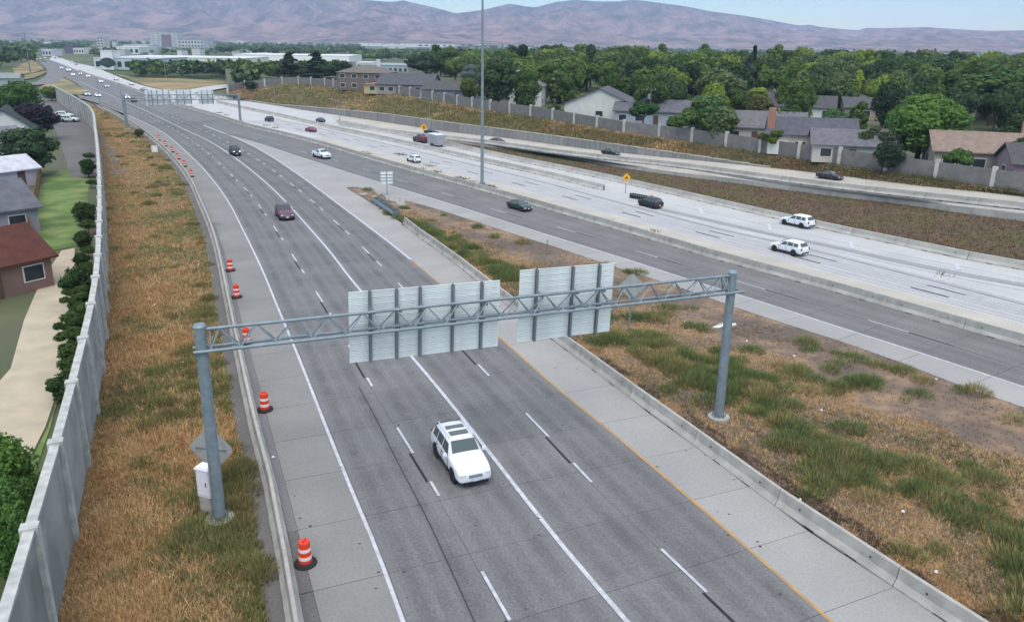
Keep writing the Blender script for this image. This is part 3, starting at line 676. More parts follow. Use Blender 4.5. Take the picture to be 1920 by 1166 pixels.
# low wall and ledge under the raised ramp
def wall_of_panels(name, label, B, Tz, m_, seg, thick, cap=None, post=None, cat='wall', postw=0.35, posth=0.25, postm=None, every=1, base=-0.3, panel='panel'):
    """B: base polyline; Tz: heights above base"""
    a = arc(B); n = int(a[-1] // seg); t = thing(name, label, cat, B[0]); c0 = B[0]
    for i in range(n):
        s0_, s1_ = i * seg, (i + 1) * seg; p, q = at_arc(B, s0_ + 0.012), at_arc(B, s1_ - 0.012)
        h0, h1 = np.interp(s0_, a, Tz), np.interp(s1_, a, Tz)
        if max(h0, h1) < 0.08: continue
        d = (q - p)[:2]; L = np.linalg.norm(d); d /= L; nn = np.array([-d[1], d[0]]) * thick / 2
        b = MB(); p_, q_ = p - c0, q - c0
        v = [(p_[0] + s * nn[0], p_[1] + s * nn[1], p_[2] + base) for s in (1, -1)] + [(q_[0] + s * nn[0], q_[1] + s * nn[1], q_[2] + base) for s in (-1, 1)]
        v += [(p_[0] + s * nn[0], p_[1] + s * nn[1], p_[2] + h0) for s in (1, -1)] + [(q_[0] + s * nn[0], q_[1] + s * nn[1], q_[2] + h1) for s in (-1, 1)]
        b.v = v; b.f = [(3, 2, 1, 0), (4, 5, 6, 7), (0, 1, 5, 4), (1, 2, 6, 5), (2, 3, 7, 6), (3, 0, 4, 7)]; b.m = [0] * 6
        b.build(panel, m_, t)
        if cap:
            b = MB(); mm = (p_ + q_) / 2; b.box((mm[0], mm[1], mm[2] + (h0 + h1) / 2 + cap[1] / 2 + 0.003), (L - 0.01, cap[0], cap[1]), math.atan2(d[1], d[0])); b.build('cap', cap[2], t)
        if post and i % every == 0:
            b = MB(); b.box((p_[0], p_[1], p_[2] + (h0 + posth + base) / 2), (postw, thick + post, h0 + posth - base), math.atan2(d[1], d[0])); b.build('post', postm, t)
    return t
dlx = [p[0] for p in pDL]; dly = [p[1] for p in pDL]
DWh = np.array([max(.05, zat(p, float(np.interp(PR(p)[0], dlx, dly))) - p[2]) for p in DW]); DWt = DW.copy(); DWt[:, 2] += DWh
lo('ramp_ledge', offset(DWt, 0, .02), offset(DT, -0.05, -0.84), M_beige, n=160, k=1, dz=0.0)
wall_of_panels('low_wall', 'low concrete block wall between the brown slope and the raised ramp', DW, DWh, M_barC, 3.0, 0.3)
wall_of_panels('retaining_wall', 'long dark grey retaining wall beside the far ramp below the grass bank', GB, GTz, M_gwall, 3.6, 0.4, cap=(0.5, 0.12, M_barC))

# noise walls
hN = np.full(len(NW), 2.25); 
wall_of_panels('noise_wall', 'long grey noise wall with pale posts between grass bank and houses', offset(NW, 0.0), hN, M_nwpanel, 7.3, 0.16, post=0.3, postm=M_nwpost, postw=0.5, posth=0.35)
LWh = np.full(len(LW), 4.35)
tLW = wall_of_panels('noise_wall', 'tall grey concrete noise wall left of the dry grass, with pale cap and posts', LW, LWh, M_wallL, 6.1, 0.2, cap=(0.34, 0.12, M_wallcap), post=0.34, postm=M_wallcap, postw=0.42, posth=0.2)
# ------------------------------------------------------------------ scattered grass
M_blade = mat('grass_blades', (0.2, 0.2, 0.1), 0.9, attr='Col', spec=0.1)
def nz2(x, y, f, s=0): return noise.noise(Vector((x * f, y * f, s)))
def blades(name, G, n, colf, h, w, label, cat, seed=1, dens=None, per=4):
    g_ = np.random.default_rng(seed); ni, nj = G.shape[0] - 1, G.shape[1] - 1
    u = g_.uniform(0, ni - 1e-6, n); v = g_.uniform(0, nj - 1e-6, n); i, j = u.astype(int), v.astype(int); fu, fv = (u - i)[:, None], (v - j)[:, None]
    P = (G[i, j] * (1 - fu) + G[i + 1, j] * fu) * (1 - fv) + (G[i, j + 1] * (1 - fu) + G[i + 1, j + 1] * fu) * fv
    keep = np.ones(n, bool); C = np.zeros((n, 3)); Hh = np.zeros(n)
    for k in range(n):
        r = colf(P[k, 0], P[k, 1], v[k] / nj, g_)
        if r is None: keep[k] = False; continue
        C[k], Hh[k] = r[0], r[1]
    P, C, Hh = P[keep], C[keep], Hh[keep]; m_ = len(P)
    P = np.repeat(P, per, 0); C = np.repeat(C, per, 0) * g_.uniform(0.75, 1.25, (m_ * per, 1)); Hh = np.repeat(Hh, per) * g_.uniform(0.5, 1.1, m_ * per)
    P[:, :2] += g_.normal(0, w * 2.5, (m_ * per, 2)); k = len(P)
    a = g_.uniform(0, 2 * np.pi, k); d = np.c_[np.cos(a), np.sin(a)] * w; lean = g_.normal(0, 0.5, (k, 2)) * Hh[:, None]
    V = np.zeros((k, 3, 3)); V[:, 0, :2] = P[:, :2] - d; V[:, 1, :2] = P[:, :2] + d; V[:, 0, 2] = V[:, 1, 2] = P[:, 2] - 0.03
    V[:, 2, :2] = P[:, :2] + lean; V[:, 2, 2] = P[:, 2] + Hh
    o = np_mesh(name, V.reshape(-1, 3), np.arange(3 * k).reshape(-1, 3), M_blade, 'stuff', col=np.repeat(C, 3, 0))
    return tag(o, label, cat)
TAN, ORG, GRN, OLV, BRN, DGR = map(np.array, ([.58, .40, .20], [.46, .27, .125], [.15, .20, .07], [.25, .225, .09], [.20, .14, .09], [.09, .14, .05]))
def c_left(x, y, v, g_):
    a = nz2(x, y, .16) + 0.6 * nz2(x, y, .5, 3) + .5 * nz2(x, y, 1.4, 5); b = nz2(x, y, .35, 9) + .6 * nz2(x, y, 1.1, 2)
    t = a + (0.5 - v) * 0.9 + g_.normal() * .22
    if t > 0.46: c, h = OLV * 0.6 + GRN * 0.3, .26
    elif t > 0.12: c, h = OLV * .6 + TAN * .25 + BRN * .15, .24
    else: c, h = (TAN * .85 + ORG * .15 if b + g_.normal() * .25 > 0 else ORG * .7 + TAN * .3), .30
    return c * (0.6 + 0.65 * g_.random()), h
blades('dry_grass', GL, 90000, c_left, .2, .026, 'dry tan and olive grass covering the verge between noise wall and barrier', 'grass', 3, per=4)
def c_mid(x, y, v, g_):
    a = nz2(x, y, .2, 4) + 0.5 * nz2(x, y, .6, 5) + .4 * nz2(x, y, 1.7, 5)
    if v > 0.66 + 0.14 * nz2(x, y, .3, 1):                 # bare soil beside the ramp
        if g_.random() > 0.12 + (0.4 if a > 0.5 else 0): return None
        return BRN, .12
    if v < .08: return (ORG * .5 + TAN * .4 if nz2(x, y, .5, 8) > 0.15 else BRN * .7), .18
    if g_.random() > .85: return None
    q = a + g_.normal() * .25
    return ((TAN * .75 + ORG * .15) if q < .3 else (OLV * .7 + BRN * .2)) * (.65 + .6 * g_.random()), .17
blades('dry_weeds', GM, 90000, c_mid, .2, .024, 'thin dry tan grass growing in the wedge between the two roadways', 'grass', 4, per=4)
def clumps(name, G, n, acc, colf, label, cat, seed, rmin, rmax, dens=620, hf=.7):
    g_ = np.random.default_rng(seed); ni, nj = G.shape[0] - 1, G.shape[1] - 1; VV, CC_ = [], []
    k = 0; tries = 0
    while k < n and tries < n * 40:
        tries += 1; u, v = g_.uniform(0, ni - 1e-6), g_.uniform(0, nj - 1e-6); i, j = int(u), int(v); fu, fv = u - i, v - j
        P = (G[i, j] * (1 - fu) + G[i + 1, j] * fu) * (1 - fv) + (G[i, j + 1] * (1 - fu) + G[i + 1, j + 1] * fu) * fv
        if g_.random() > acc(P[0], P[1], v / nj, u / ni): continue
        k += 1; r = g_.uniform(rmin, rmax); m_ = int(dens * r * r) + 12; c = np.array(colf(P[0], P[1], v / nj, g_))
        rad = np.sqrt(g_.uniform(0, 1, m_)) * r; a = g_.uniform(0, 6.283, m_); dx, dy = np.cos(a) * rad * g_.uniform(.8, 1.3), np.sin(a) * rad
        h = r * hf * (1 - (rad / r) ** 2 * .75) * g_.uniform(.6, 1.15, m_)
        b = g_.uniform(0, 6.283, m_); w = g_.uniform(.010, .024, m_); V = np.zeros((m_, 3, 3)); zb = g_.uniform(0, .55, m_) * h
        V[:, 0, 0] = P[0] + dx - np.cos(b) * w; V[:, 0, 1] = P[1] + dy - np.sin(b) * w; V[:, 1, 0] = P[0] + dx + np.cos(b) * w; V[:, 1, 1] = P[1] + dy + np.sin(b) * w
        V[:, 0, 2] = V[:, 1, 2] = P[2] + zb - .02; V[:, 2, 0] = P[0] + dx * 1.25 + g_.normal(0, .06, m_); V[:, 2, 1] = P[1] + dy * 1.25 + g_.normal(0, .06, m_); V[:, 2, 2] = P[2] + zb + h * .7 + .05
        VV.append(V.reshape(-1, 3)); CC_.append(np.repeat(c[None] * g_.uniform(.6, 1.3, (m_, 1)), 3, 0))
    V = np.vstack(VV); o = np_mesh(name, V, np.arange(len(V)).reshape(-1, 3), M_blade, 'stuff', col=np.vstack(CC_)); return tag(o, label, cat)
def acc_mid(x, y, v, u):
    a = nz2(x, y, .12, 4) + 0.5 * nz2(x, y, .4, 5)
    b_ = max(0, 1 - abs(v - .30) / .26)
    return min(1, max(0, (b_ * 1.3 + a * 1.3 - .40))) + (.025 if v < .95 and v > .05 else 0)
def col_mid(x, y, v, g_):
    q = g_.random(); a = nz2(x, y, .3, 14)
    return (GRN * .9 if q < .5 + a * .5 else (GRN * .5 + OLV * .5 if q < .85 else OLV * .8 + TAN * .2))
clumps('weeds', GM, 950, acc_mid, col_mid, 'green bushy weed clumps growing behind the near concrete barrier', 'weeds', 21, .3, .95)
def acc_left(x, y, v, u):
    a = nz2(x, y, .14, 24) + 0.5 * nz2(x, y, .4, 25); return max(0, min(1, (.5 - v) * .9 + a * 1.5 - .1)) + .03
clumps('weeds', GL, 420, acc_left, lambda x, y, v, g_: (OLV * .8 if g_.random() < .5 else GRN * .45 + OLV * .5), 'olive weed clumps scattered through the dry verge left of the drums', 'weeds', 22, .25, .8)
def c_slope(x, y, v, g_):
    a = nz2(x, y, .2, 6) + .5 * nz2(x, y, .7, 6) + g_.normal() * .15
    if g_.random() > .6: return None
    return (np.array([.20, .135, .09]) if a < 0.1 else OLV * .5 + BRN * .3) * (.6 + .7 * g_.random()), .22
blades('brown_scrub', GS, 30000, c_slope, .2, .045, 'low brown dead scrub covering the slope below the raised ramp', 'scrub', 5, per=3)
def c_bank(x, y, v, g_):
    a = nz2(x, y, .06, 2) + .6 * nz2(x, y, .2, 7) + .4 * nz2(x, y, .6, 7) + g_.normal() * .2
    if g_.random() > .8: return None
    if x > 30: return ((ORG * .3 + BRN * .6) if a > .2 else OLV * .5 + BRN * .5) * (.6 + .6 * g_.random()), .16
    base_ = OLV * .75 + BRN * .15 if a < .15 else (ORG * .45 + BRN * .3 if a < .4 else TAN * .8)
    if v > .75 and a > -.1: base_ = TAN * .6 + ORG * .25
    return base_ * (.6 + .6 * g_.random()), .42
blades('bank_grass', GK, 40000, c_bank, .2, .11, 'olive and tan grass covering the long bank below the far noise wall', 'grass', 6, per=3)
clumps('bank_bushes', GK, 260, lambda x, y, v, u: .5, lambda x, y, v, g_: DGR * .9 if g_.random() < .6 else OLV * .6, 'small dark bushes dotted over the long grass bank', 'bushes', 27, .5, 1.2, dens=90)
# weeds in the gutters of the median barrier
def gutter():
    VV, CC_ = [], []; g_ = np.random.default_rng(9)
    for x, y, n in [(745, 289, 3), (755, 291, 3), (800, 309, 1), (808, 312, 2), (680, 286, 3), (690, 289, 3), (860, 333, 3), (869, 336, 3), (885, 341, 2), (915, 349, 4), (924, 352, 4), (790, 317, 2), (815, 322, 2), (410, 212, 4), (425, 216, 3), (345, 196, 5), (358, 200, 5), (500, 236, 3), (515, 240, 3), (550, 254, 4), (575, 260, 4), (600, 266, 4), (820, 324, 3), (1140, 415, 2), (1225, 434, 2), (1770, 517, 1), (750, 248, 3), (765, 250, 3), (778, 252, 2), (1545, 346, 2), (1760, 371, 2)]:
        p = W(x, y, zD(x) if y < 400 and x > 1400 else 0)
        for _ in range(n * 30):
            q = p + np.r_[g_.normal(0, .45, 2), 0]; a = g_.uniform(0, 6.28); w = .04; h = g_.uniform(.05, .3)
            VV += [(q[0] - w * math.cos(a), q[1] - w * math.sin(a), q[2]), (q[0] + w * math.cos(a), q[1] + w * math.sin(a), q[2]), (q[0] + g_.normal(0, .1), q[1] + g_.normal(0, .1), q[2] + h)]; CC_ += [BRN * g_.uniform(.4, .9)] * 3
    o = np_mesh('gutter_weeds', np.array(VV), np.arange(len(VV)).reshape(-1, 3), M_blade, 'stuff', col=np.array(CC_)); tag(o, 'dark withered weeds growing in the gutters beside the median barriers', 'weeds')
gutter()

# ------------------------------------------------------------------ bushes on the verges
def leaf_cloud(g_, lobes, nq, size, base_c, tint=0.25, flat=0.0):
    """quads spread through lobes (cx,cy,cz,rx,ry,rz); inner ones fewer"""
    V = np.zeros((nq, 4, 3)); C = np.zeros((nq, 3)); L = np.array(lobes, float); w = (L[:, 3] * L[:, 4] * L[:, 5]) ** (2 / 3); w /= w.sum()
    k = g_.choice(len(L), nq, p=w); d = g_.normal(size=(nq, 3)); d /= np.linalg.norm(d, axis=1)[:, None]
    r = g_.uniform(0.25, 1, nq) ** 0.42
    # lumpiness
    lump = np.array([0.82 + 0.30 * noise.noise(Vector(tuple(dd * 2.6 + kk * 3.3))) for dd, kk in zip(d, k)])
    P = L[k, :3] + d * L[k, 3:6] * (r * lump)[:, None]
    ax = g_.normal(size=(nq, 3)); ax = ax - (ax * d).sum(1)[:, None] * d * 0.6; ax /= np.linalg.norm(ax, axis=1)[:, None]
    bx = np.cross(ax, d + g_.normal(size=(nq, 3)) * 0.5); bx /= np.linalg.norm(bx, axis=1)[:, None] + 1e-9
    s = size * g_.uniform(0.55, 1.25, nq)[:, None]
    V[:, 0] = P - ax * s; V[:, 1] = P + bx * s * .7; V[:, 2] = P + ax * s; V[:, 3] = P - bx * s * .7
    c = np.array(base_c)[None] * (1 + tint * g_.uniform(-1, 1, (nq, 1))); c[:, 0] *= 1 + .25 * g_.uniform(-1, 1, nq)
    return V.reshape(-1, 3), np.arange(4 * nq).reshape(-1, 4), np.repeat(c.clip(0, 1), 4, 0)
def leaf_mat():
    M = bpy.data.materials.new('leaves'); M.use_nodes = True; n = M.node_tree; b = n.nodes['Principled BSDF']; b.inputs['Roughness'].default_value = 0.75; b.inputs['Specular IOR Level'].default_value = 0.15
    a = n.nodes.new('ShaderNodeAttribute'); a.attribute_name = 'Col'
    oi = n.nodes.new('ShaderNodeObjectInfo')
    m1 = n.nodes.new('ShaderNodeMixRGB'); m1.blend_type = 'MULTIPLY'; m1.inputs[0].default_value = 1
    n.links.new(a.outputs['Color'], m1.inputs[1]); n.links.new(oi.outputs['Color'], m1.inputs[2]); n.links.new(m1.outputs[0], b.inputs['Base Color'])
    tr = n.nodes.new('ShaderNodeBsdfTranslucent'); n.links.new(m1.outputs[0], tr.inputs[0]); mx = n.nodes.new('ShaderNodeMixShader'); mx.inputs[0].default_value = 0.35
    out = n.nodes['Material Output']; n.links.new(b.outputs[0], mx.inputs[1]); n.links.new(tr.outputs[0], mx.inputs[2]); n.links.new(mx.outputs[0], out.inputs[0])
    return M
M_leaf = leaf_mat(); M_bark = mat('bark', (0.09, 0.065, 0.045), 0.95, (0.05, 0.04, 0.03), 4, bump=0.5)
def raw_mesh(name, V, Fa, C, m_):
    me = bpy.data.meshes.new(name); V = np.asarray(V, np.float32); Fa = np.asarray(Fa, np.int32); k = Fa.shape[1]
    me.vertices.add(len(V)); me.vertices.foreach_set('co', V.ravel()); me.loops.add(Fa.size); me.loops.foreach_set('vertex_index', Fa.ravel())
    me.polygons.add(len(Fa)); me.polygons.foreach_set('loop_start', np.arange(len(Fa), dtype=np.int32) * k); me.polygons.foreach_set('loop_total', np.full(len(Fa), k, np.int32))
    a = me.color_attributes.new('Col', 'FLOAT_COLOR', 'POINT'); a.data.foreach_set('color', np.c_[C, np.ones(len(C))].astype(np.float32).ravel())
    me.materials.append(m_); me.update(calc_edges=True); return me
# tree kinds, each of unit height 1 (crown radius about .42)
def tree_meshes(seed, kind, nq):
    g_ = np.random.default_rng(seed)
    if kind == 'round':
        lobes = [(0, 0, .54, .36, .36, .42), (.05, 0, .34, .34, .34, .24), (0, .05, .72, .3, .3, .24)]
        for _ in range(9):
            a = g_.uniform(0, 6.28); e = g_.uniform(-.2, 1); r = g_.uniform(.2, .30)
            lobes.append((math.cos(a) * r * math.cos(e), math.sin(a) * r * math.cos(e), .54 + .28 * e, g_.uniform(.13, .21), g_.uniform(.13, .21), g_.uniform(.12, .19)))
    elif kind == 'tall':
        lobes = [(0, 0, .6, .22, .22, .38)]
        for _ in range(9):
            a = g_.uniform(0, 6.28); z = g_.uniform(.3, .92); r = .2 * (1.1 - abs(z - .5)); lobes.append((math.cos(a) * r, math.sin(a) * r, z, .13, .13, .13))
    elif kind == 'spread':
        lobes = []
        for _ in range(14):
            a = g_.uniform(0, 6.28); r = g_.uniform(.0, .38); lobes.append((math.cos(a) * r, math.sin(a) * r, .70 - r * .35 + g_.uniform(-.12, .08), g_.uniform(.14, .22), g_.uniform(.14, .22), g_.uniform(.12, .2)))
    elif kind == 'conifer':
        lobes = []
        for z in np.linspace(.12, .97, 13):
            r = .25 * (1.02 - z) + .02
            for q in range(3): a = g_.uniform(0, 6.28); lobes.append((math.cos(a) * r * .6, math.sin(a) * r * .6, z, r * .75 + .015, r * .75 + .015, .05))
    V, Fa, C = leaf_cloud(g_, lobes, nq, .034 if nq < 8000 else .019, (1, 1, 1), .38)
    crown = raw_mesh('crown', V, Fa, C, M_leaf)
    b = MB(); b.tube((0, 0, -.02), (.01, 0, .42), .028, .016, 7)
    for _ in range(6):
        a = g_.uniform(0, 6.28); z = g_.uniform(.25, .42); b.tube((.01, 0, z), (math.cos(a) * .2, math.sin(a) * .2, z + g_.uniform(.15, .35)), .012, .004, 5)
    if kind == 'conifer': b.tube((0, 0, .3), (0, 0, .95), .018, .004, 6)
    return crown, b.mesh('trunk', M_bark)
TK = {'round': [tree_meshes(10 + i, 'round', 4200) for i in range(3)], 'spread': [tree_meshes(20 + i, 'spread', 4200) for i in range(3)],
      'tall': [tree_meshes(30 + i, 'tall', 3600) for i in range(2)], 'conifer': [tree_meshes(40 + i, 'conifer', 3600) for i in range(2)]}
FINE = tree_meshes(77, 'round', 26000)
def tree(loc, h, kind, color, label, group=None, wx=1.0, cat='tree', name=None, var=None, fine=False):
    cr, tk = FINE if fine else (TK[kind][var % len(TK[kind])] if var is not None else rnd.choice(TK[kind]))
    nm = name or {'round': 'leafy_tree', 'spread': 'spreading_tree', 'tall': 'tall_tree', 'conifer': 'conifer_tree'}[kind]
    t = thing(nm, label, cat, loc, rnd.uniform(0, 6.28), group); t.scale = (h * wx, h * wx, h)
    c = link('crown', cr, t); c.color = (*color, 1); link('trunk', tk, t); return t
GREENS = [tuple(v * 1.15 for v in q) for q in [(.080, .130, .036), (.10, .155, .042), (.066, .108, .04), (.12, .18, .045), (.055, .09, .042), (.13, .18, .065)]]
def tpx(px, by, ty, z=None, **k):
    """tree whose foot is at pixel (px,by) and top at row ty"""
    if z is None:
        p = W(px, by, 3)
        for _ in range(3): p = W(px, by, hz(p[0], p[1]))
    else: p = W(px, by, z)
    h = zat(p, ty) - p[2]; return p, h
# the singled-out trees
def T(px, by, ty, kind, color, label, z=None, wx=1.0, name=None, var=None, fine=False, cat='tree', wpx=None):
    p, h = tpx(px, by, ty, z)
    if wpx: wx = (wpx / 2 / F * math.hypot(p[0], p[1])) / ((.24 if kind == 'conifer' else .49) * h)
    color = tuple(min(.6, v * 1.75) for v in color)
    return tree(p, h, kind, color, label, wx=wx, name=name, var=var, fine=fine, cat=cat)
T(1718, 305, 166, 'round', (.085, .15, .035), 'big round bright green tree standing nearest the noise wall on the right', wpx=165, var=0, fine=True)
T(1345, 222, 118, 'spread', (.09, .115, .05), 'wide grey-green willow-like tree behind the pole and dark roofs', wpx=110)
T(882, 168, 117, 'round', (.11, .14, .12), 'blue-grey round tree just left of the tall mast', wpx=50)
T(1607, 190, 132, 'tall', (.22, .27, .03), 'yellow-green narrow tree in the middle of the dark wood on the right', wpx=38)
T(1622, 172, 110, 'round', (.17, .21, .03), 'small yellow-green crown above the narrow yellow-green tree', wpx=40)
T(1422, 200, 162, 'round', (.16, .21, .035), 'low yellow-green tree beside the dark roofed houses', wpx=60)
T(1432, 180, 122, 'tall', (.15, .2, .03), 'bright green slim tree right of the willow-like tree', wpx=34)
T(1100, 172, 120, 'spread', (.045, .075, .025), 'dark green spreading tree behind the wide white gable house', wpx=110)
T(1140, 178, 112, 'tall', (.10, .16, .03), 'bright green pointed tree behind the wide gable house', wpx=48)
T(1045, 195, 128, 'round', (.075, .10, .025), 'olive green round tree right of the small white house', wpx=70)
T(1395, 180, 104, 'tall', (.045, .05, .04), 'dark plum-brown tree in the wood right of the utility pole', wpx=40)
T(1560, 215, 183, 'spread', (.24, .19, .165), 'bare pinkish grey leafless-looking tree between the dark roofs', wpx=85, name='bare_tree')
T(1855, 235, 110, 'spread', (.055, .095, .03), 'huge dark green tree behind the tan roofed house on the far right', wpx=170)
T(935, 205, 100, 'round', (.045, .07, .03), 'large dark tree immediately right of the tall mast', wpx=110)
T(800, 165, 92, 'spread', (.035, .055, .03), 'large dark tree behind the two gabled houses, left of the mast', wpx=110)
T(548, 158, 98, 'conifer', (.028, .045, .026), 'ragged dark pine behind the noise wall, left of a twin dark pine', z=4, wpx=62, var=0)
T(594, 160, 97, 'conifer', (.026, .042, .026), 'ragged dark pine behind the noise wall, right of a twin dark pine', z=4, wpx=66, var=1)
T(635, 162, 106, 'spread', (.032, .048, .028), 'dark bushy tree between the pines and the hip-roofed brown house', z=4, wpx=70)
T(45, 236, 145, 'round', (.055, .10, .028), 'big green tree at the left edge above the white gabled house', z=0, wpx=100, var=1, fine=True)
T(75, 262, 188, 'round', (.030, .024, .034), 'dark plum-purple tree below the big green tree on the left', z=0, wpx=85, name='plum_tree')
T(58, 330, 232, 'round', (.04, .065, .03), 'dark green tree beside the street behind the left noise wall', z=0, wpx=110)
T(98, 190, 160, 'round', (.09, .13, .03), 'small yellow-green tree at the bend of the loop ramp', z=0, wpx=40)
T(137, 198, 176, 'round', (.055, .075, .03), 'dark round bush beside the entry ramp cars', z=0, wpx=36, name='bush', cat='bush')
T(262, 258, 240, 'round', (.075, .09, .04), 'round olive bush at the barrier beside the far shoulder drums', z=0, wpx=24, name='bush', cat='bush')
T(10, 1010, 800, 'round', (.075, .14, .03), 'bright green leafy tree in the bottom left corner behind the noise wall', z=0, wpx=210, fine=True)
T(30, 1110, 880, 'spread', (.06, .12, .03), 'lower green tree in the bottom left corner close behind the wall cap', z=0, wpx=170, fine=True)
T(470, 168, 150, 'round', (.05, .07, .035), 'dark bush overhanging the noise wall at its far end', z=3.4, wpx=36, name='bush', cat='bush')
hg = 0
for x, y in [(157, 495), (148, 595), (143, 645), (160, 420), (158, 470), (150, 570), (140, 670), (126, 765), (166, 330)]:
    p = W(x + rnd.uniform(-3, 3), y + rnd.uniform(-12, 12), 0); tree(p, rnd.uniform(1.6, 3.2), rnd.choice(['round', 'spread']), (.055, .10, .03), 'dark green hedge shrub in the row right behind the left noise wall', group='hedge shrubs along the left noise wall', wx=1.05, name='hedge_shrub', cat='shrub') if True else None
for k in range(16):
    y_ = 300 + k * 30 + rnd.uniform(-12, 12); p = W(float(np.interp(y_, [290, 470, 560, 680, 780], [172, 166, 160, 146, 128])) + rnd.uniform(-3, 3), y_, 0); tree(p, rnd.uniform(1.2, 2.4), 'spread', (.08, .13, .035), 'dark green hedge shrub in the row right behind the left noise wall', group='hedge shrubs along the left noise wall', wx=1.25, name='hedge_shrub', cat='shrub')

# the wood behind the houses on the right: trees one by one, nearest first
cnt = 0; placed = []
SPC = [(1345, 222, 110), (1607, 180, 38), (1620, 160, 40), (1422, 196, 60), (1432, 168, 34), (1100, 172, 100), (1140, 160, 48), (1045, 195, 60), (1395, 165, 40), (1560, 205, 80), (882, 168, 50)]
def clear(p, r, L):
    return all((p[0] - q[0]) ** 2 + (p[1] - q[1]) ** 2 > r * r for q in L)
HOUSE_PX = []
WOOD = 'trees of the wood behind the houses on the right'
names = {'round': 'round-crowned green tree', 'spread': 'broad green tree', 'tall': 'tall slim tree', 'conifer': 'dark conifer'}
rows = [(226, 1020, 1980, 26, 132), (206, 980, 1990, 34, 112), (190, 960, 2000, 30, 100), (176, 905, 2010, 32, 92), (164, 860, 2010, 34, 87), (154, 830, 2010, 38, 83), (145, 800, 2010, 40, 80)]
for ri, (by, x0, x1, n, ty) in enumerate(rows):
    for k in range(n):
        px = x0 + (x1 - x0) * (k + rnd.uniform(.1, .9)) / n
        if any(abs(px - a_) < w_ * .42 + 6 and by - 4 > b_ for a_, b_, w_ in SPC): continue
        if ri < 1 and (px < 1190 and px > 1060): continue
        roll = (px - 960) * .014
        y = by + roll + rnd.uniform(-4, 4) + (6 if px > 1600 else 0); p, h = tpx(px, y, ty - 5 + roll + rnd.uniform(-7, 10) + (10 if px < 960 else 0))
        h = min(19, max(7.5, h))
        if not clear(p, 3.5, placed): continue
        if rnd.random() < .12: LIME = True
        else: LIME = False
        placed.append(p); kd = rnd.choices(['round', 'spread', 'tall', 'conifer'], [5, 5, 2, .2])[0]
        c = rnd.choice(GREENS); f = rnd.uniform(.8, 1.25); c = tuple(v * f for v in c)
        if LIME: c = (.24, .32, .06)
        if kd == 'conifer': c = (.035, .055, .03)
        lm = [l for a_, l in ((960, 'left of the small white house'), (1060, 'behind the small white gabled house'), (1190, 'behind the wide white gable house'), (1290, 'behind the utility pole'), (1400, 'around the willow-like tree'), (1500, 'above the long dark house'), (1590, 'above the white gabled second-row house'), (1660, 'by the yellow-green narrow tree'), (1800, 'behind the big round tree'), (9999, 'at the right edge above the tan roof')) if px < a_][0]
        rw = ['front', 'second', 'third', 'fourth', 'fifth', 'sixth', 'hindmost'][ri]; sh = 'bright ' if sum(c) > .36 else ('dull ' if sum(c) < .24 else '')
        p = p - np.array([0, 0, .13 * h]); h *= 1.06
        tree(p, h, kd, c, sh + names[kd] + ', ' + rw + ' row, ' + lm, WOOD, wx=rnd.uniform(.85, 1.15) * (.82 if ri < 2 else 1.0)); cnt += 1

YL = ['below the blue-grey tree', 'left of the tall mast', 'right of the small white house', 'below the olive round tree', 'at the left corner of the wide gable house', 'left of the utility pole', 'in front of the blue-grey house', 'left below the willow-like tree', 'under the willow-like tree', 'right below the willow-like tree', 'in front of the cream house', 'behind the cream house', 'left of the big round tree roofs', 'at the left foot of the big round tree', 'below the big round tree', 'left of the tan roofed house', 'behind the right edge house', 'at the right edge of the picture', 'beside the bare pinkish tree', 'behind the long dark house', 'right behind the willow-like tree', 'left behind the big round tree', 'right behind the big round tree', 'behind the blue-grey house', 'right behind the wide gable house', 'left behind the wide gable house', 'behind the small white house']
yard = [(880, 200, 8), (915, 207, 9), (1030, 224, 3), (1040, 226, 4), (1052, 230, 3), (1205, 243, 8), (1262, 255, 5), (1300, 262, 9), (1325, 262, 11), (1352, 268, 9), (1450, 285, 6), (1470, 262, 8), (1598, 262, 9), (1640, 300, 8), (1665, 318, 6), (1792, 330, 6), (1905, 300, 10), (1935, 330, 9), (1560, 250, 7), (1420, 235, 9), (1380, 232, 10), (1680, 270, 9), (1780, 262, 9), (1240, 215, 9), (1165, 205, 8), (1075, 196, 9), (950, 190, 8)]
for k, (x, y, h) in enumerate(yard):
    p = W(x, y, 3.4); p[2] = hz(p[0], p[1]); c = rnd.choice(GREENS); tree(p, h * .8, rnd.choice(['round', 'spread', 'spread', 'tall']), tuple(v * rnd.uniform(.7, 1.1) for v in c), 'yard tree among the houses ' + YL[k] if True else ['one', 'two', 'three', 'four', 'five', 'six', 'seven', 'eight', 'nine', 'ten', 'eleven', 'twelve', 'thirteen', 'fourteen', 'fifteen', 'sixteen', 'seventeen', 'eighteen', 'nineteen', 'twenty', 'twenty-one', 'twenty-two', 'twenty-three', 'twenty-four', 'twenty-five', 'twenty-six', 'twenty-seven'][k], 'yard trees among the houses', name='yard_tree', wx=1.1)
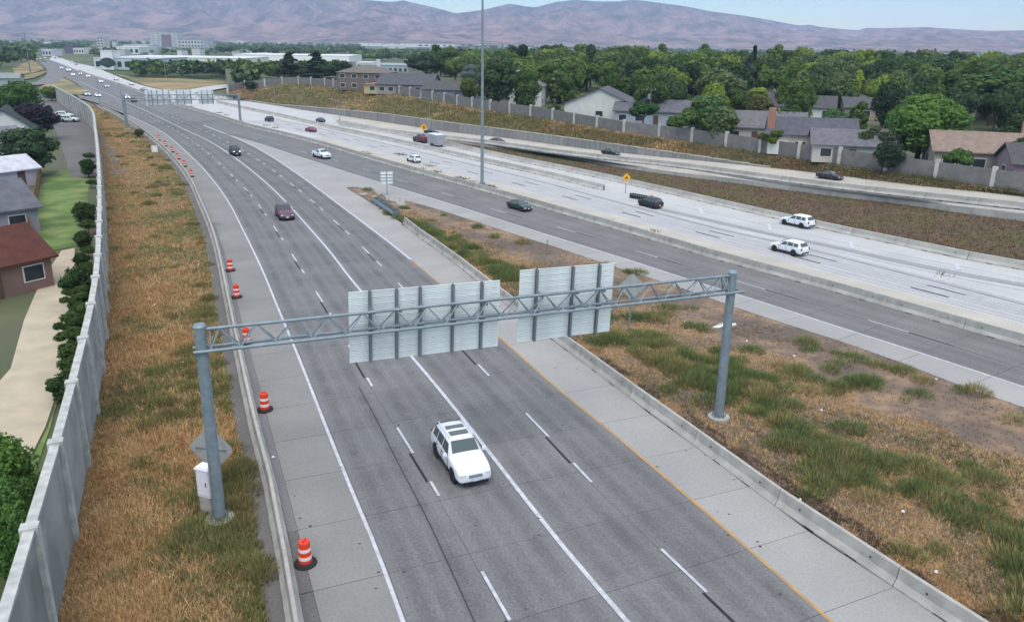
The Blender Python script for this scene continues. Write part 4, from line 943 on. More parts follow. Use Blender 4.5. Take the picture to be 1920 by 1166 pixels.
# far-off woods of the valley as one mass
def far_woods(name, label, spots, nq=46, seed=3):
    g_ = np.random.default_rng(seed); VV, FF, CC_ = [], [], []; k = 0
    base = []
    for s in range(6):
        kd = [[(0, 0, .58, .36, .36, .34), (.2, .1, .5, .2, .2, .2), (-.2, .05, .62, .2, .22, .22), (0, -.2, .5, .22, .2, .2)]][0]
        V, Fa, C = leaf_cloud(g_, kd, nq, .15, (1, 1, 1), .3); base.append((V, Fa, C))
    for (x, y, z, h, w, c) in spots:
        V, Fa, C = base[g_.integers(6)]; a = g_.uniform(0, 6.28); ca, sa = math.cos(a), math.sin(a)
        X = V[:, 0] * ca - V[:, 1] * sa; Y = V[:, 0] * sa + V[:, 1] * ca
        VV.append(np.c_[X * w + x, Y * w + y, V[:, 2] * h + z]); FF.append(Fa + k); CC_.append(C * np.array(c)); k += len(V)
    o = np_mesh(name, np.vstack(VV), np.vstack(FF), M_leafplain, 'stuff', col=np.vstack(CC_)); return tag(o, label, 'trees')
M_leafplain = mat('distant_leaves', (0.06, 0.1, 0.03), 0.9, attr='Col', spec=0.05)
def in_clear(px, py, boxes): return any(a <= px <= c and b <= py <= d for a, b, c, d in boxes)
# openings kept free for roads, fields and big buildings, in photo pixels (x0,y0,x1,y1)
OPEN = [(60, 96, 175, 200), (90, 112, 260, 180), (215, 137, 450, 185), (185, 108, 262, 135), (255, 110, 460, 122), (420, 98, 665, 118), (0, 128, 95, 170), (640, 118, 800, 175), (20, 108, 75, 140), (170, 118, 255, 150), (180, 90, 280, 104), (283, 86, 402, 93), (660, 84, 860, 94)]
spots = []; g_ = np.random.default_rng(12)
tries = 0
while len(spots) < 5200 and tries < 60000:
    tries += 1
    d = 1 / g_.uniform(1 / 3600, 1 / 300); a = g_.uniform(-.66, .66); x, y = d * math.sin(a), d * math.cos(a)
    px, py = PR((x, y, 0))
    if px < -150 or px > 2060 or in_clear(px, py, OPEN): continue
    # not between the camera and the highway strip
    if d < 420 and px > 470: continue
    if px > 860 and d < 520: continue
    if px < 460 and py > 145 + max(0, (px - 60) * .02): continue
    if noise.noise(Vector((x * .006, y * .006, 4))) < -0.28 and d > 500: continue
    c = np.array(GREENS[g_.integers(len(GREENS))]) * g_.uniform(.75, 1.2); hh = g_.uniform(7, 13)
    if 225 < px < 670 and 104 < py < 165: hh = min(hh, max(2.5, zat((x, y), 119 + g_.uniform(-2, 6))))
    if 650 < px < 860 and 89 < py < 112: hh = min(hh, max(2.5, zat((x, y), 90)))
    if 170 < px < 410 and 88 < py < 104: hh = min(hh, max(2.5, zat((x, y), 90 + g_.uniform(0, 5))))
    spots.append((x, y, -.1 if px < 860 else max(0, hz(x, y)), hh, hh * g_.uniform(.85, 1.3), c))
for k in range(900):
    px, py = g_.uniform(-20, 680), g_.uniform(74, 100); py += px * .012
    if in_clear(px, py, [(60, 96, 175, 200), (283, 84, 402, 97), (184, 95, 200, 103)]): continue
    p = W(px, py, 0); hh = min(g_.uniform(8, 13), max(3, zat(p, (91 if 170 < px < 410 else 80) + g_.uniform(-4, 8)))); c = np.array(GREENS[g_.integers(len(GREENS))]) * g_.uniform(.55, .95)
    spots.append((p[0], p[1], -.1, hh, max(6, hh * 1.3), c))
for k in range(520):
    r_ = g_.random()
    if r_ < .45: px, py, lim = g_.uniform(250, 470), g_.uniform(127, 146), 119
    elif r_ < .8: px, py, lim = g_.uniform(455, 650), g_.uniform(124, 156), 121
    elif r_ < .9: px, py, lim = g_.uniform(-10, 62), g_.uniform(96, 126), 72
    else: px, py, lim = g_.uniform(800, 1000), g_.uniform(112, 140), 86
    p = W(px, py + px * .004, 4 if px > 440 else 0); zz_ = hz(p[0], p[1]) if px > 440 else -.1; p[2] = zz_; hh = min(g_.uniform(7, 13), max(3, zat(p, lim + g_.uniform(-13, 12)) - zz_)); c = np.array(GREENS[g_.integers(len(GREENS))]) * g_.uniform(.5, .9)
    spots.append((p[0], p[1], zz_, hh, max(5, hh * g_.uniform(.9, 1.4)), c))
far_woods('distant_woods', 'green wooded valley floor stretching to the foot of the hills', spots)

# ------------------------------------------------------------------ houses
def mroof(c): 
    k = 'roof_%d_%d_%d' % tuple(int(v * 999) for v in c); return mat(k, c, .9, tuple(v * .75 for v in c), 1.2, bump=.4)
def mwall(c):
    k = 'wall_%d_%d_%d' % tuple(int(v * 999) for v in c); return mat(k, c, .85, tuple(v * .9 for v in c), .8)
M_glass = mat('window_glass', (0.03, 0.04, 0.05), .15, spec=.6); M_trim = mat('white_trim', (.62, .61, .58), .7)
def house(px, py, z, w, d, hw, rise, rz, wc, rc, label, hip=False, chimney=None, storeys=1, win=3, name='house', cat='house', garage=False, door=True, p=None, ov=.45):
    if p is None: p = W(px, py, z)
    t = thing(name, label, cat, (p[0], p[1], p[2] - .05), rz); mw, mr_ = mwall(wc), mroof(rc)
    b = MB(); b.box((0, 0, hw / 2), (w, d, hw))
    if not hip:
        for s in (-1, 1): b.face([(s * w / 2, -d / 2, hw), (s * w / 2, d / 2, hw), (s * w / 2, 0, hw + rise)][::s])
    b.build('wall', mw, t)
    W2, D2_ = w / 2 + ov, d / 2 + ov; zz = hw + .003; dr = rise * (1 + ov / (d / 2)); e = .16
    b = MB()
    if hip:
        rx = max(.3, w / 2 - d / 2)
        pts = [(-W2, -D2_, zz), (W2, -D2_, zz), (W2, D2_, zz), (-W2, D2_, zz), (-rx, 0, zz + rise), (rx, 0, zz + rise)]
        b.v = pts; b.f = [(0, 1, 5, 4), (1, 2, 5), (2, 3, 4, 5), (3, 0, 4), (3, 2, 1, 0)]; b.m = [0] * 5
    else:
        zl = hw - rise * ov / (d / 2)
        for s in (-1, 1):
            q = [(-W2, s * D2_, zl), (W2, s * D2_, zl), (W2, 0, hw + rise), (-W2, 0, hw + rise)]
            up = [(x, y, v + e) for x, y, v in q]; k = len(b.v); b.v += q + up
            b.f += [(k, k + 1, k + 2, k + 3), (k + 4, k + 5, k + 6, k + 7), (k, k + 1, k + 5, k + 4), (k + 1, k + 2, k + 6, k + 5), (k + 3, k, k + 4, k + 7)]; b.m += [0] * 5
    rf = b.build('roof', mr_, t)
    if chimney:
        b = MB(); b.box((chimney[0], chimney[1], hw + rise * .6 + .6), (1.1, .9, rise + 1.6)); b.build('chimney', mwall(chimney[2]), rf)
    for sd_ in (-1,):
        for st in range(storeys):
            zc = 1.5 + st * 2.7
            for k in range(win):
                x = -w / 2 + w * (k + .5) / win
                if garage and st == 0 and k == 0:
                    b = MB(); b.box((x, -d / 2 - .03, 1.1), (min(4.5, w / win * .9), .08, 2.2)); b.build('garage_door', M_trim, t); continue
                if door and st == 0 and k == win // 2:
                    b = MB(); b.box((x, -d / 2 - .03, 1.05), (1.0, .08, 2.1)); b.build('door', mroof((.12, .08, .06)), t); continue
                b = MB(); ww, wh = 1.5, 1.15
                b.box((x, -d / 2 - .02, zc), (ww + .2, .08, wh + .2)); f = b.build('window', M_trim, t)
                b = MB(); b.box((x, -d / 2 - .045, zc), (ww, .06, wh)); b.build('pane', M_glass, f)
    for s in (-1, 1):
        b = MB(); b.box((s * (w / 2 + .02), 0, 1.5), (.08, 1.7, 1.3)); f = b.build('window', M_trim, t)
        b = MB(); b.box((s * (w / 2 + .045), 0, 1.5), (.06, 1.5, 1.1)); b.build('pane', M_glass, f)
    return t
GREY, DK, BRW, TANR, BL = (.17, .16, .15), (.09, .088, .088), (.15, .12, .10), (.27, .20, .16), (.13, .13, .145)
WH, CR, TW, YW, BK = (.62, .63, .60), (.48, .44, .37), (.33, .28, .23), (.45, .38, .20), (.33, .17, .12)
A = R(90)
house(690, 168, 5, 15, 12, 5.2, 2.2, R(-12), (.16, .13, .115), (.17, .155, .13), 'brown two-storey house with grey hip roof, nearest the far end of the noise wall', hip=True, storeys=2, win=4, chimney=(3, 2, (.6, .58, .55)))
house(768, 176, 5, 16, 9, 2.9, 2.6, R(-12), (.30, .26, .24), (.10, .10, .115), 'mauve-walled house with dark roof right of the brown hip-roofed house', win=6)
house(722, 175, 5, 10, 7, 2.6, .6, R(-12), YW, (.35, .16, .14), 'low yellow-walled shed with flat red-edged roof against the noise wall', hip=True, win=2, door=False, name='shed', cat='shed')
house(852, 187, 4.6, 15, 9, 2.8, 1.9, R(-12), (.25, .28, .32), DK, 'blue-grey house with dark roof behind the wall left of the mast', win=4)
house(990, 199, 4.2, 10, 8, 5.2, 2.0, R(80), WH, GREY, 'small white gabled house with white chimney, right of the mast', chimney=(-1.5, 2.5, (.6, .58, .55)), win=2)
house(1130, 222, 3.8, 12, 15, 3.4, 3.2, R(76), (.60, .60, .56), (.115, .11, .125), 'wide white gable house with dark slate roof facing the highway', win=4)
house(1232, 232, 3.5, 17, 10, 2.9, 2.0, R(-14), (.36, .39, .44), BL, 'blue-grey house with low dark blue roof behind the utility pole', win=5)
house(1330, 225, 3.4, 12, 9, 2.6, 2.0, R(-10), TW, (.25, .16, .125), 'small brown roofed house half hidden under the willow-like tree', win=3)
house(1395, 262, 3.2, 20, 11, 2.8, 2.3, R(-16), (.48, .46, .41), (.15, .145, .15), 'long dark house with slate roof behind the wall, right of the willow-like tree', win=6)
house(1515, 285, 3.2, 13, 9, 3.2, 2.2, R(-16), (.55, .50, .40), (.10, .10, .12), 'cream walled house with brick chimney at its left end', chimney=(-6.2, -3.0, BK), win=4, garage=True)
house(1500, 220, 3.2, 15, 10, 2.8, 2.3, R(-20), WH, DK, 'white gabled house with dark roof in the second row of houses', win=4)
house(1630, 222, 3.2, 13, 9, 2.8, 2.0, R(-12), TW, (.10, .10, .11), 'dark blue-roofed house beside the big round tree', win=4)
house(1590, 300, 3.1, 11, 8, 2.7, 1.8, R(-16), (.46, .43, .38), (.15, .145, .16), 'low slate-grey house left of the big round tree', win=3)
house(1845, 318, 3.0, 15, 10, 3.0, 2.2, R(-18), (.38, .33, .29), TANR, 'tan roofed house with brick chimney at the right edge', chimney=(4.6, 1, (.50, .28, .19)), win=4)
house(1985, 345, 3.0, 13, 9, 2.9, 2.0, R(-18), (.3, .22, .24), DK, 'dark roofed house cut by the right edge of the picture', win=3)
house(1470, 190, 3.2, 10, 8, 2.8, 2.0, R(10), CR, (.16, .14, .12), 'small tan-roofed house in front of the wood', win=3)
house(1890, 225, 3, 12, 9, 2.8, 2.0, R(-10), TW, (.22, .12, .12), 'small red-brown roofed house under the huge dark tree', win=3)
house(18, 268, 0, 13, 10, 3.0, 3.6, R(118), WH, (.045, .055, .055), 'white gabled house with dark roof at the left edge, below the big tree', win=3)
house(-30, 215, 0, 12, 8, 2.6, 1.5, R(30), (.45, .6, .5), (.4, .45, .42), 'pale green low house at the left edge above the white gabled one', win=3)
house(5, 160, 0, 14, 10, 3, 1.8, R(20), (.35, .38, .36), (.25, .28, .27), 'grey-green roofed shed at the left edge by the tan bank', win=2)
house(-50, 548, 0, 9, 7, 2.7, 2.0, R(60), (.22, .14, .12), (.10, .035, .025), 'dark red-brown roofed house at the left edge beside the gravel lot', win=3)
house(-75, 440, 0, 12, 9, 2.8, 2.2, R(50), (.3, .29, .33), (.13, .13, .15), 'grey roofed house behind the red-brown roofed one', win=3)
house(-12, 350, 0, 9, 6, 2.4, 1.4, R(60), (.5, .5, .56), (.55, .55, .6), 'white roofed garage at the left edge, above the lawn', win=2, name='garage', cat='garage')
house(-35, 300, 0, 12, 8, 2.8, 2.2, R(60), (.45, .5, .47), (.2, .2, .22), 'pale green house between the white gabled house and the garage', win=3)

FP = PL([(78, 325), (70, 370), (62, 420), (52, 470), (40, 520)]); fa = arc(FP); M_fw = mat('fence_wood', (.30, .17, .09), .9, (.22, .13, .075), 3, vary=.12)
tf = thing('wooden_fence', 'orange-brown wooden board fence along the lawn left of the noise wall', 'fence', FP[0])
fm = MB(); fm.box((0, 0, .9), (.28, .03, 1.8)); fme = fm.mesh('board', M_fw)
for k in range(min(int(fa[-1] / .3), 260)):
    q = at_arc(FP, k * .3); q2 = at_arc(FP, k * .3 + .2); link('board', fme, tf, q - FP[0], (0, 0, math.atan2(*(q2 - q)[[1, 0]])))
# large buildings in the valley
def block(px0, px1, py, z, h, depth, wc, rc, label, name='warehouse', cat='building', windows=0, rows_=1, parapet=.5, wmat=None, rz=None):
    a, b_ = W(px0, py, z), W(px1, py + (px1 - px0) * .014, z); w = np.linalg.norm((b_ - a)[:2]); c = (a + b_) / 2; ang = math.atan2(b_[1] - a[1], b_[0] - a[0])
    t = thing(name, label, cat, c, ang); b = MB(); b.box((0, depth / 2, h / 2), (w, depth, h)); b.build('wall', mwall(wc), t)
    b = MB(); b.box((0, depth / 2, h + parapet / 2 + .01), (w + .4, depth + .4, parapet)); b.build('roof', mroof(rc), t)
    for r_ in range(rows_):
        for k in range(windows):
            b = MB(); x = -w / 2 + w * (k + .5) / windows; zc = h * (r_ + .5) / rows_
            b.box((x, -.06, zc), (w / windows * .55, .16, h / rows_ * .5)); b.build('window', wmat or M_glass, t)
    return t, w, c, ang
block(178, 300, 130.5, 0, 6.6, 45, (.50, .56, .54), (.5, .52, .55), 'long pale grey store building nearest the highway, with a white arched entrance', windows=9)
HB = None
tt, w, c, ang = block(192, 214, 131, 0, 11, 10, (.68, .68, .68), (.6, .6, .6), 'white arched entrance block on the long pale store beside the highway', name='entrance_block')
b = MB(); 
for k in range(10):
    a0, a1 = math.pi * k / 10, math.pi * (k + 1) / 10; b.face([(math.cos(a0) * 5.4, -.1, 3 + math.sin(a0) * 4.2), (math.cos(a1) * 5.4, -.1, 3 + math.sin(a1) * 4.2), (0, -.1, 1)])
b.build('arch_opening', mat('dark_opening', (.03, .05, .04), .8), tt)
block(215, 460, 121, 0, 5.2, 60, (.72, .70, .60), (.7, .7, .68), 'long cream warehouse running across behind the dark trees', windows=0)
block(440, 655, 116.5, 0, 6, 60, (.82, .83, .78), (.8, .8, .8), 'bright white long warehouse behind the ragged dark pines', windows=0)
block(184, 196, 94.5, 0, 19, 20, (.5, .5, .48), (.55, .55, .55), 'white narrow tower block left of the flat white halls', name='tower_block', windows=2, rows_=5)
block(202, 262, 102, 0, 8, 50, (.66, .66, .6), (.7, .7, .66), 'cluster hall with white roof right of the narrow tower block', name='hall', windows=6)
block(232, 278, 97.5, 0, 9, 40, (.55, .55, .6), (.62, .64, .62), 'flat grey and white hall right of the cluster hall', name='hall', windows=5)
block(284, 334, 88.5, 0, 29, 30, (.48, .49, .47), (.45, .45, .45), 'large pale hospital block with brown central bay on the valley floor', name='hospital', windows=5, rows_=6, wmat=mat('grey_window', (.3, .3, .32), .8))
block(304, 322, 88.8, 0, 25, 6, (.26, .19, .18), (.4, .36, .34), 'brown central bay standing in front of the pale hospital block', name='brown_bay', windows=4, rows_=6)
block(335, 382, 89.5, 0, 14, 30, (.52, .53, .51), (.52, .52, .52), 'low white wing right of the hospital block', name='hospital_wing', windows=8, rows_=2)
block(672, 690, 86.5, 0, 9, 30, (.72, .72, .7), (.74, .74, .72), 'white domed hall, leftmost in the row of bright far halls', name='hall')
block(692, 714, 87, 0, 9, 30, (.72, .72, .7), (.74, .74, .72), 'white hall second from left in the row of bright far halls', name='hall')
block(716, 748, 88, 0, 8, 30, (.72, .72, .7), (.74, .74, .72), 'white hall in the middle of the row of bright far halls', name='hall')
block(750, 782, 88.5, 0, 10, 30, (.72, .72, .7), (.74, .74, .72), 'taller white hall right of the middle of the bright far row', name='hall')
block(783, 850, 88.5, 0, 10, 30, (.72, .72, .66), (.74, .74, .72), 'longest white hall at the right end of the bright far row', name='hall', windows=6)
block(748, 753, 83, 0, 62, 30, (.30, .38, .45), (.3, .38, .42), 'dark blue far tower, left one of a close pair', name='tower', windows=2, rows_=8)
block(755, 760, 83, 0, 60, 30, (.42, .5, .56), (.4, .46, .5), 'paler blue far tower, right one of a close pair', name='tower', windows=2, rows_=8)
block(834, 838, 84, 0, 50, 30, (.35, .42, .46), (.3, .38, .42), 'single slim far tower above the longest white hall', name='tower', windows=1, rows_=6)
block(690, 765, 141, 3, 4.5, 34, (.40, .44, .45), (.32, .37, .40), 'big pale grey roofed hall behind the two gabled houses', name='hall', windows=8)
block(668, 700, 131, 2, 4, 20, (.6, .6, .58), (.7, .7, .68), 'flat white shed left behind the big grey hall', name='shed', windows=3)
block(80, 97, 105.5, 0, 6, 20, (.6, .6, .66), (.68, .66, .74), 'white flat roofed hall by the far end of the highway', name='hall', windows=3)
block(122, 137, 101, 0, 9, 14, (.12, .10, .16), (.1, .08, .12), 'dark hall with lilac sign right of the far end of the highway', name='hall')
block(138, 158, 101.5, 0, 6, 20, (.62, .64, .6), (.66, .66, .66), 'low white store right of the dark hall at the far highway end', name='store', windows=4)
block(505, 530, 132, 2, 4, 12, (.66, .66, .64), (.12, .11, .13), 'small white gable-like house between the dark pines and the wall', name='house', windows=2)
block(453, 470, 159.5, 3, 3, 8, (.68, .68, .66), (.07, .07, .08), 'white garage wall just behind the far end of the noise wall', name='garage')
gsp = np.random.default_rng(8)
for k in range(60):
    px = gsp.uniform(0, 1020); py = gsp.uniform(78, 112) - (0 if px < 500 else 14) + px * .004; py = max(py, 70 + px * .014 + 5)
    if in_clear(px, py, [(60, 96, 175, 200), (283, 80, 402, 96)]): continue
    wv = gsp.uniform(5, 16); block(px, px + wv, py, 0, gsp.uniform(5, 9), 14, tuple(np.array([.62, .62, .58]) * gsp.uniform(.7, 1.1)), tuple(np.array([.5, .5, .52]) * gsp.uniform(.6, 1.3)), 'small pale valley building among trees, ' + [q for a_, q in ((60, 'at the far left'), (175, 'near the vanishing highway'), (285, 'left of the hospital'), (400, 'around the hospital'), (560, 'above the bright white warehouse'), (700, 'left of the bright far halls'), (860, 'by the bright far halls'), (9999, 'right of the bright far halls')) if px < a_][0], name='valley_building')
for o in COL.objects:
    if o.name.startswith('valley_building'): o['group'] = 'small pale buildings among the valley trees'
far_sp = []
exec_roofs = None
# ------------------------------------------------------------------ the near gantry
def gantry(Lb, Rb, Ltop, Rtop, label, signs, pr=.25, tr=.07, dr=.03, nb=12, detail=True, chord_px=None):
    Lb, Rb = np.array(Lb), np.array(Rb); d = (Rb - Lb)[:2]; span = np.linalg.norm(d); ang = math.atan2(d[1], d[0])
    t = thing('sign_gantry', label, 'sign gantry', (Lb[0], Lb[1], 0), ang)
    (zt0, zb0), (zt1, zb1) = Ltop[1:], Rtop[1:]
    for x, h in ((0, Ltop[0]), (span, Rtop[0])):
        b = MB(); b.tube((x, 0, .1), (x, 0, h), pr, pr * .9, 20); p = b.build('post', M_galv, t, smooth=False)
        b = MB(); b.tube((x, 0, h), (x, 0, h + .1), pr * 1.05, pr * .8, 20); b.build('post_cap', M_galv, p)
        b = MB(); b.tube((x, 0, -.25), (x, 0, .2), pr * 2.3, n=22); b.build('footing', M_dirtpad, p)
        b = MB(); b.box((x, 0, .16), (pr * 3, pr * 3, .06)); b.build('base_plate', M_galv, p)
        if detail:
            for k in range(8):
                b = MB(); a = k * math.pi / 4 + .2; b.tube((x + math.cos(a) * pr * 1.35, math.sin(a) * pr * 1.35, .1), (x + math.cos(a) * pr * 1.35, math.sin(a) * pr * 1.35, .42), .028, n=6); b.build('anchor_bolt', M_galvD, p)
    yf, yb = -pr - .02, pr + .02
    zt = lambda x: zt0 + (zt1 - zt0) * x / span
    zb = lambda x: zb0 + (zb1 - zb0) * x / span
    b = MB(); b.tube((.1, 0, zt(0)), (span - .1, 0, zt(span)), tr, n=12); b.build('top_chord', M_galv, t)
    for y in (yf, yb):
        b = MB(); b.tube((-.32, y, zb(0)), (span + .6, y, zb(span)), tr, n=12); b.build('bottom_chord', M_galv, t)
    st = span / nb
    for k in range(nb + 1):
        x = k * st; xt = min(span - .3, max(.3, x))
        if k < nb:
            xm = x + st / 2
            for y in (yf, yb):
                b = MB(); b.tube((max(.3, x), y, zb(x)), (xm, 0, zt(xm)), dr, n=7); b.build('brace', M_galv, t)
                b = MB(); b.tube((xm, 0, zt(xm)), (min(span - .3, x + st), y, zb(x + st)), dr, n=7); b.build('brace', M_galv, t)
            
        b = MB(); b.tube((xt, yf, zb(xt)), (xt, yb, zb(xt)), dr, n=6); b.build('strut', M_galv, t)
    for x in (.35, span - .35):
        for y in (yf, yb):
            b = MB(); b.tube((x, y, zb(x)), (x, 0, zt(x)), dr, n=7); b.build('brace', M_galv, t)
    # signs on the far side, seen from behind
    ysg = yb + .34
    plank = None
    for (x0, x1, z0, z1, tilt, beams, lab) in signs:
        w = x1 - x0; n = max(3, int(round((z1 - z0) / .305))); ph = (z1 - z0) / n
        sg_ = bpy.data.objects.new('sign_panel', None); COL.objects.link(sg_); sg_.parent = t; sg_.location = (x0, ysg + .1, z0); sg_.rotation_euler = (0, -tilt, 0); sg_['label'] = lab
        b = MB()      # extruded plank with flanges towards the truss
        prof = [(0, .0), (0, ph - .006), (-.055, ph - .006), (-.055, ph - .03), (-.012, ph - .03), (-.012, ph * .69), (-.05, ph * .69), (-.05, ph * .60), (-.012, ph * .60), (-.012, ph * .38), (-.05, ph * .38), (-.05, ph * .29), (-.012, ph * .29), (-.012, .03), (-.055, .03), (-.055, .0)]
        for x in (0, w):
            for y, z in prof: b.v.append((x, y, z))
        q = len(prof)
        for i in range(q): b.f.append((i, (i + 1) % q, q + (i + 1) % q, q + i)); b.m.append(0)
        b.f.append(tuple(range(q))); b.f.append(tuple(range(2 * q - 1, q - 1, -1))); b.m += [0, 0]
        me = b.mesh('plank', M_alu)
        if not detail: b = MB(); b.box((w / 2, 0, ph / 2), (w, .05, ph - .01)); me = b.mesh('plank', M_alu)
        for i in range(n): link('plank', me, sg_, (0, 0, i * ph))
        for bx in beams:
            zz = zb(bx); b = MB(); x = bx - x0
            bw = .12 if detail else .05; b.box((x, -.10, (z1 - z0) / 2), (bw, .012, z1 - z0 + .05)); b.box((x, -.165, (z1 - z0) / 2), (.012, .13, z1 - z0 + .04)); b.box((x, -.235, (z1 - z0) / 2), (bw, .012, z1 - z0 + .05))
            b.build('sign_beam', M_galvD, sg_)
            b = MB(); b.box((x, -.30, zb(bx) - z0), (.2, .16, .22)); b.build('clamp', M_galvD, sg_); b = MB(); b.box((x, -.5, zt(bx) - z0), (.16, .5, .14)); b.build('clamp', M_galvD, sg_)
    return t, span, ang
LB, RBp = W(413, 977), W(1347, 786)
hl, hr = zat(LB, 612), zat(RBp, 511)
dirv = (RBp - LB)[:2]; span = np.linalg.norm(dirv); dirv /= span
def on_truss(px, py, lat=0.0):
    """point of the vertical plane of the truss at pixel -> (x along, z)"""
    nrm = np.array([-dirv[1], dirv[0], 0]); o = np.array([LB[0], LB[1], 0]) + nrm * lat; dd = ray(px, py); c = np.array([0, 0, H])
    t_ = ((o - c) @ nrm) / (dd @ nrm); p = c + dd * t_; return float((p - o)[:2] @ dirv), float(p[2])
zt0 = on_truss(393, 616)[1]; zt1 = on_truss(1362, 518)[1]
zb0 = on_truss(385, 661, -.4)[1]; zb1 = on_truss(1362, 553, -.4)[1]
sl_ = .6
def sg_from(tl, tr_, br, bl):
    P = [on_truss(*q, lat=sl_ + .1) for q in (tl, tr_, br, bl)]
    x0 = (P[0][0] + P[3][0]) / 2; x1 = (P[1][0] + P[2][0]) / 2; z0 = P[3][1]; z1 = P[0][1]; tilt = math.atan2(P[2][1] - P[3][1], x1 - x0)
    return x0, x1, z0, z1, tilt
s1 = sg_from((650, 548), (934, 525), (933, 648), (655, 680)); s2 = sg_from((970, 507), (1148, 493), (1143, 620), (971, 640))
bx1 = [on_truss(x, 590, sl_)[0] for x in (691, 741, 785, 846, 900)]; bx2 = [on_truss(x, 560, sl_)[0] for x in (1002, 1069, 1118)]
gt, span_, gang = gantry(LB, RBp, (hl, zt0, zb0), (hr, zt1, zb1), 'near steel sign gantry spanning the highway above the white vehicle, signs seen from behind', [(*s1, bx1, 'wide sign back with five upright beams'), (*s2, bx2, 'narrower sign back with three upright beams')], nb=18)
# far gantry
Lf, Rf = W(239, 243), W(451, 228)
h0, h1 = zat(Lf, 178), zat(Rf, 177); z_t0, z_b0 = h0 - .1, h0 - 1.2; z_t1, z_b1 = h1 - .1, h1 - 1.2
dv2 = (Rf - Lf)[:2]; sp2 = np.linalg.norm(dv2)
def fx(px): return (px - 235) / (449 - 235) * sp2
fs = []
for (a, b2, bm, lab) in [(275, 321, [280, 286, 295, 306, 317], 'leftmost far sign back'), (327, 359, [331, 344, 357], 'middle far sign back'), (372, 402, [378, 389, 399], 'rightmost far sign back')]:
    x0, x1 = fx(a), fx(b2); xm = (x0 + x1) / 2; zc = (z_b0 + (z_b1 - z_b0) * xm / sp2) + .6
    fs.append((x0, x1, zc - 1.7, zc + 1.6, 0, [fx(q) for q in bm], lab))
gantry(Lf, Rf, (h0, z_t0, z_b0), (h1, z_t1, z_b1), 'far steel sign gantry with three pale sign backs over the merging roads', fs, pr=.3, tr=.09, dr=.035, nb=12, detail=False)

# things on the gantry posts
def on_post(base, name, dx, dy, z): pass
t = thing('traffic_counter_cabinet', 'white roadside cabinet on a pole just left of the near gantry post', 'cabinet', W(393, 962), R(-20))
b = MB(); b.box((0, 0, .45), (.55, .4, .9)); b.build('plinth', M_dirtpad, t)
b = MB(); b.box((0, 0, 1.55), (.62, .42, 1.3)); bd_ = b.build('cabinet_body', mat('cabinet_white', (.74, .72, .78), .5), t)
b = MB(); b.box((0, 0, 2.26), (.72, .55, .1), top=.8); b.build('cabinet_lid', mat('cabinet_white', (.74, .72, .78), .5), t)
b = MB(); b.box((0, -.22, 1.55), (.52, .03, 1.1)); dr_ = b.build('cabinet_door', mat('cabinet_white', (.74, .72, .78), .5), t)
b = MB(); b.box((.18, -.25, 1.55), (.04, .03, .2)); b.build('handle', M_galvD, dr_)
def diamond(px, py_base, z, size, label, back=True, ph=None, color=None, name='warning_sign', rz=0, arrow=False, toppy=None):
    p = W(px, py_base, z); 
    if toppy: ph = zat(p, toppy) - z
    t = thing(name, label, 'road sign', p, rz); b = MB(); b.box((0, .05, ph * .5 + .0), (.09, .06, ph)); b.build('post', M_galv, t)
    zc = ph - size * .3 if not toppy else ph - size * .62
    b = MB(); s = size * .7071; k = .12; pts = []
    for a in (0, 90, 180, 270):
        for da in (-7, 7): pts.append((math.cos(R(a + da)) * s * .97, math.sin(R(a + da)) * s * .97))
    F_ = [(x, -.02, zc + y) for x, y in pts]; Bk = [(x, .01, zc + y) for x, y in pts]; n = len(pts); b.v = F_ + Bk
    b.f = [tuple(range(n)), tuple(range(2 * n - 1, n - 1, -1))] + [(i, n + i, n + (i + 1) % n, (i + 1) % n) for i in range(n)]; b.m = [0] * (n + 2)
    pl = b.build('sign_plate', color or M_alu, t)
    if arrow:
        bk = mat('sign_black', (.03, .015, .01), .6); b = MB()
        if arrow == 'merge':
            for q in ([(-.06, -.35), (.06, -.35), (.06, .05), (-.06, .05)], [(-.2, .0), (0, .32), (.2, .0)], [(.06, -.15), (.26, -.35), (.34, -.28), (.06, .0)]): b.face([(x * size, -.026, zc + y * size) for x, y in q])
        else:
            for q in ([(-.30, -.18), (-.18, -.28), (0, .0), (.18, -.28), (.30, -.18), (0, .26)],): b.face([(x * size, -.026, zc + y * size) for x, y in q])
        b.build('sign_symbol', bk, t)
    else:
        b = MB(); b.box((0, -.04, zc), (size * 1.0, .03, .05)); b.build('brace', M_galv, t)
    return t
M_sgny = mat('sign_yellow', (.80, .36, .03), .5)
diamond(405, 925, 0, 1.45, 'grey back of a diamond sign partly behind the left gantry post', toppy=806, rz=R(-10), color=M_shadesign)
diamond(1180, 617, 0, 1.3, 'grey back of a diamond sign on a post behind the gantry truss, in the weeds', toppy=516, rz=R(8), color=M_shadesign)
diamond(1173, 363, 0, .85, 'yellow diamond arrow sign at the chevron crash cushion of the exit lane', toppy=326, rz=R(15), color=M_sgny, arrow='up')
diamond(795, 262, 0, 1.0, 'yellow diamond sign beside the retaining wall above the maroon truck', toppy=233, rz=R(15), color=M_sgny, arrow='merge')
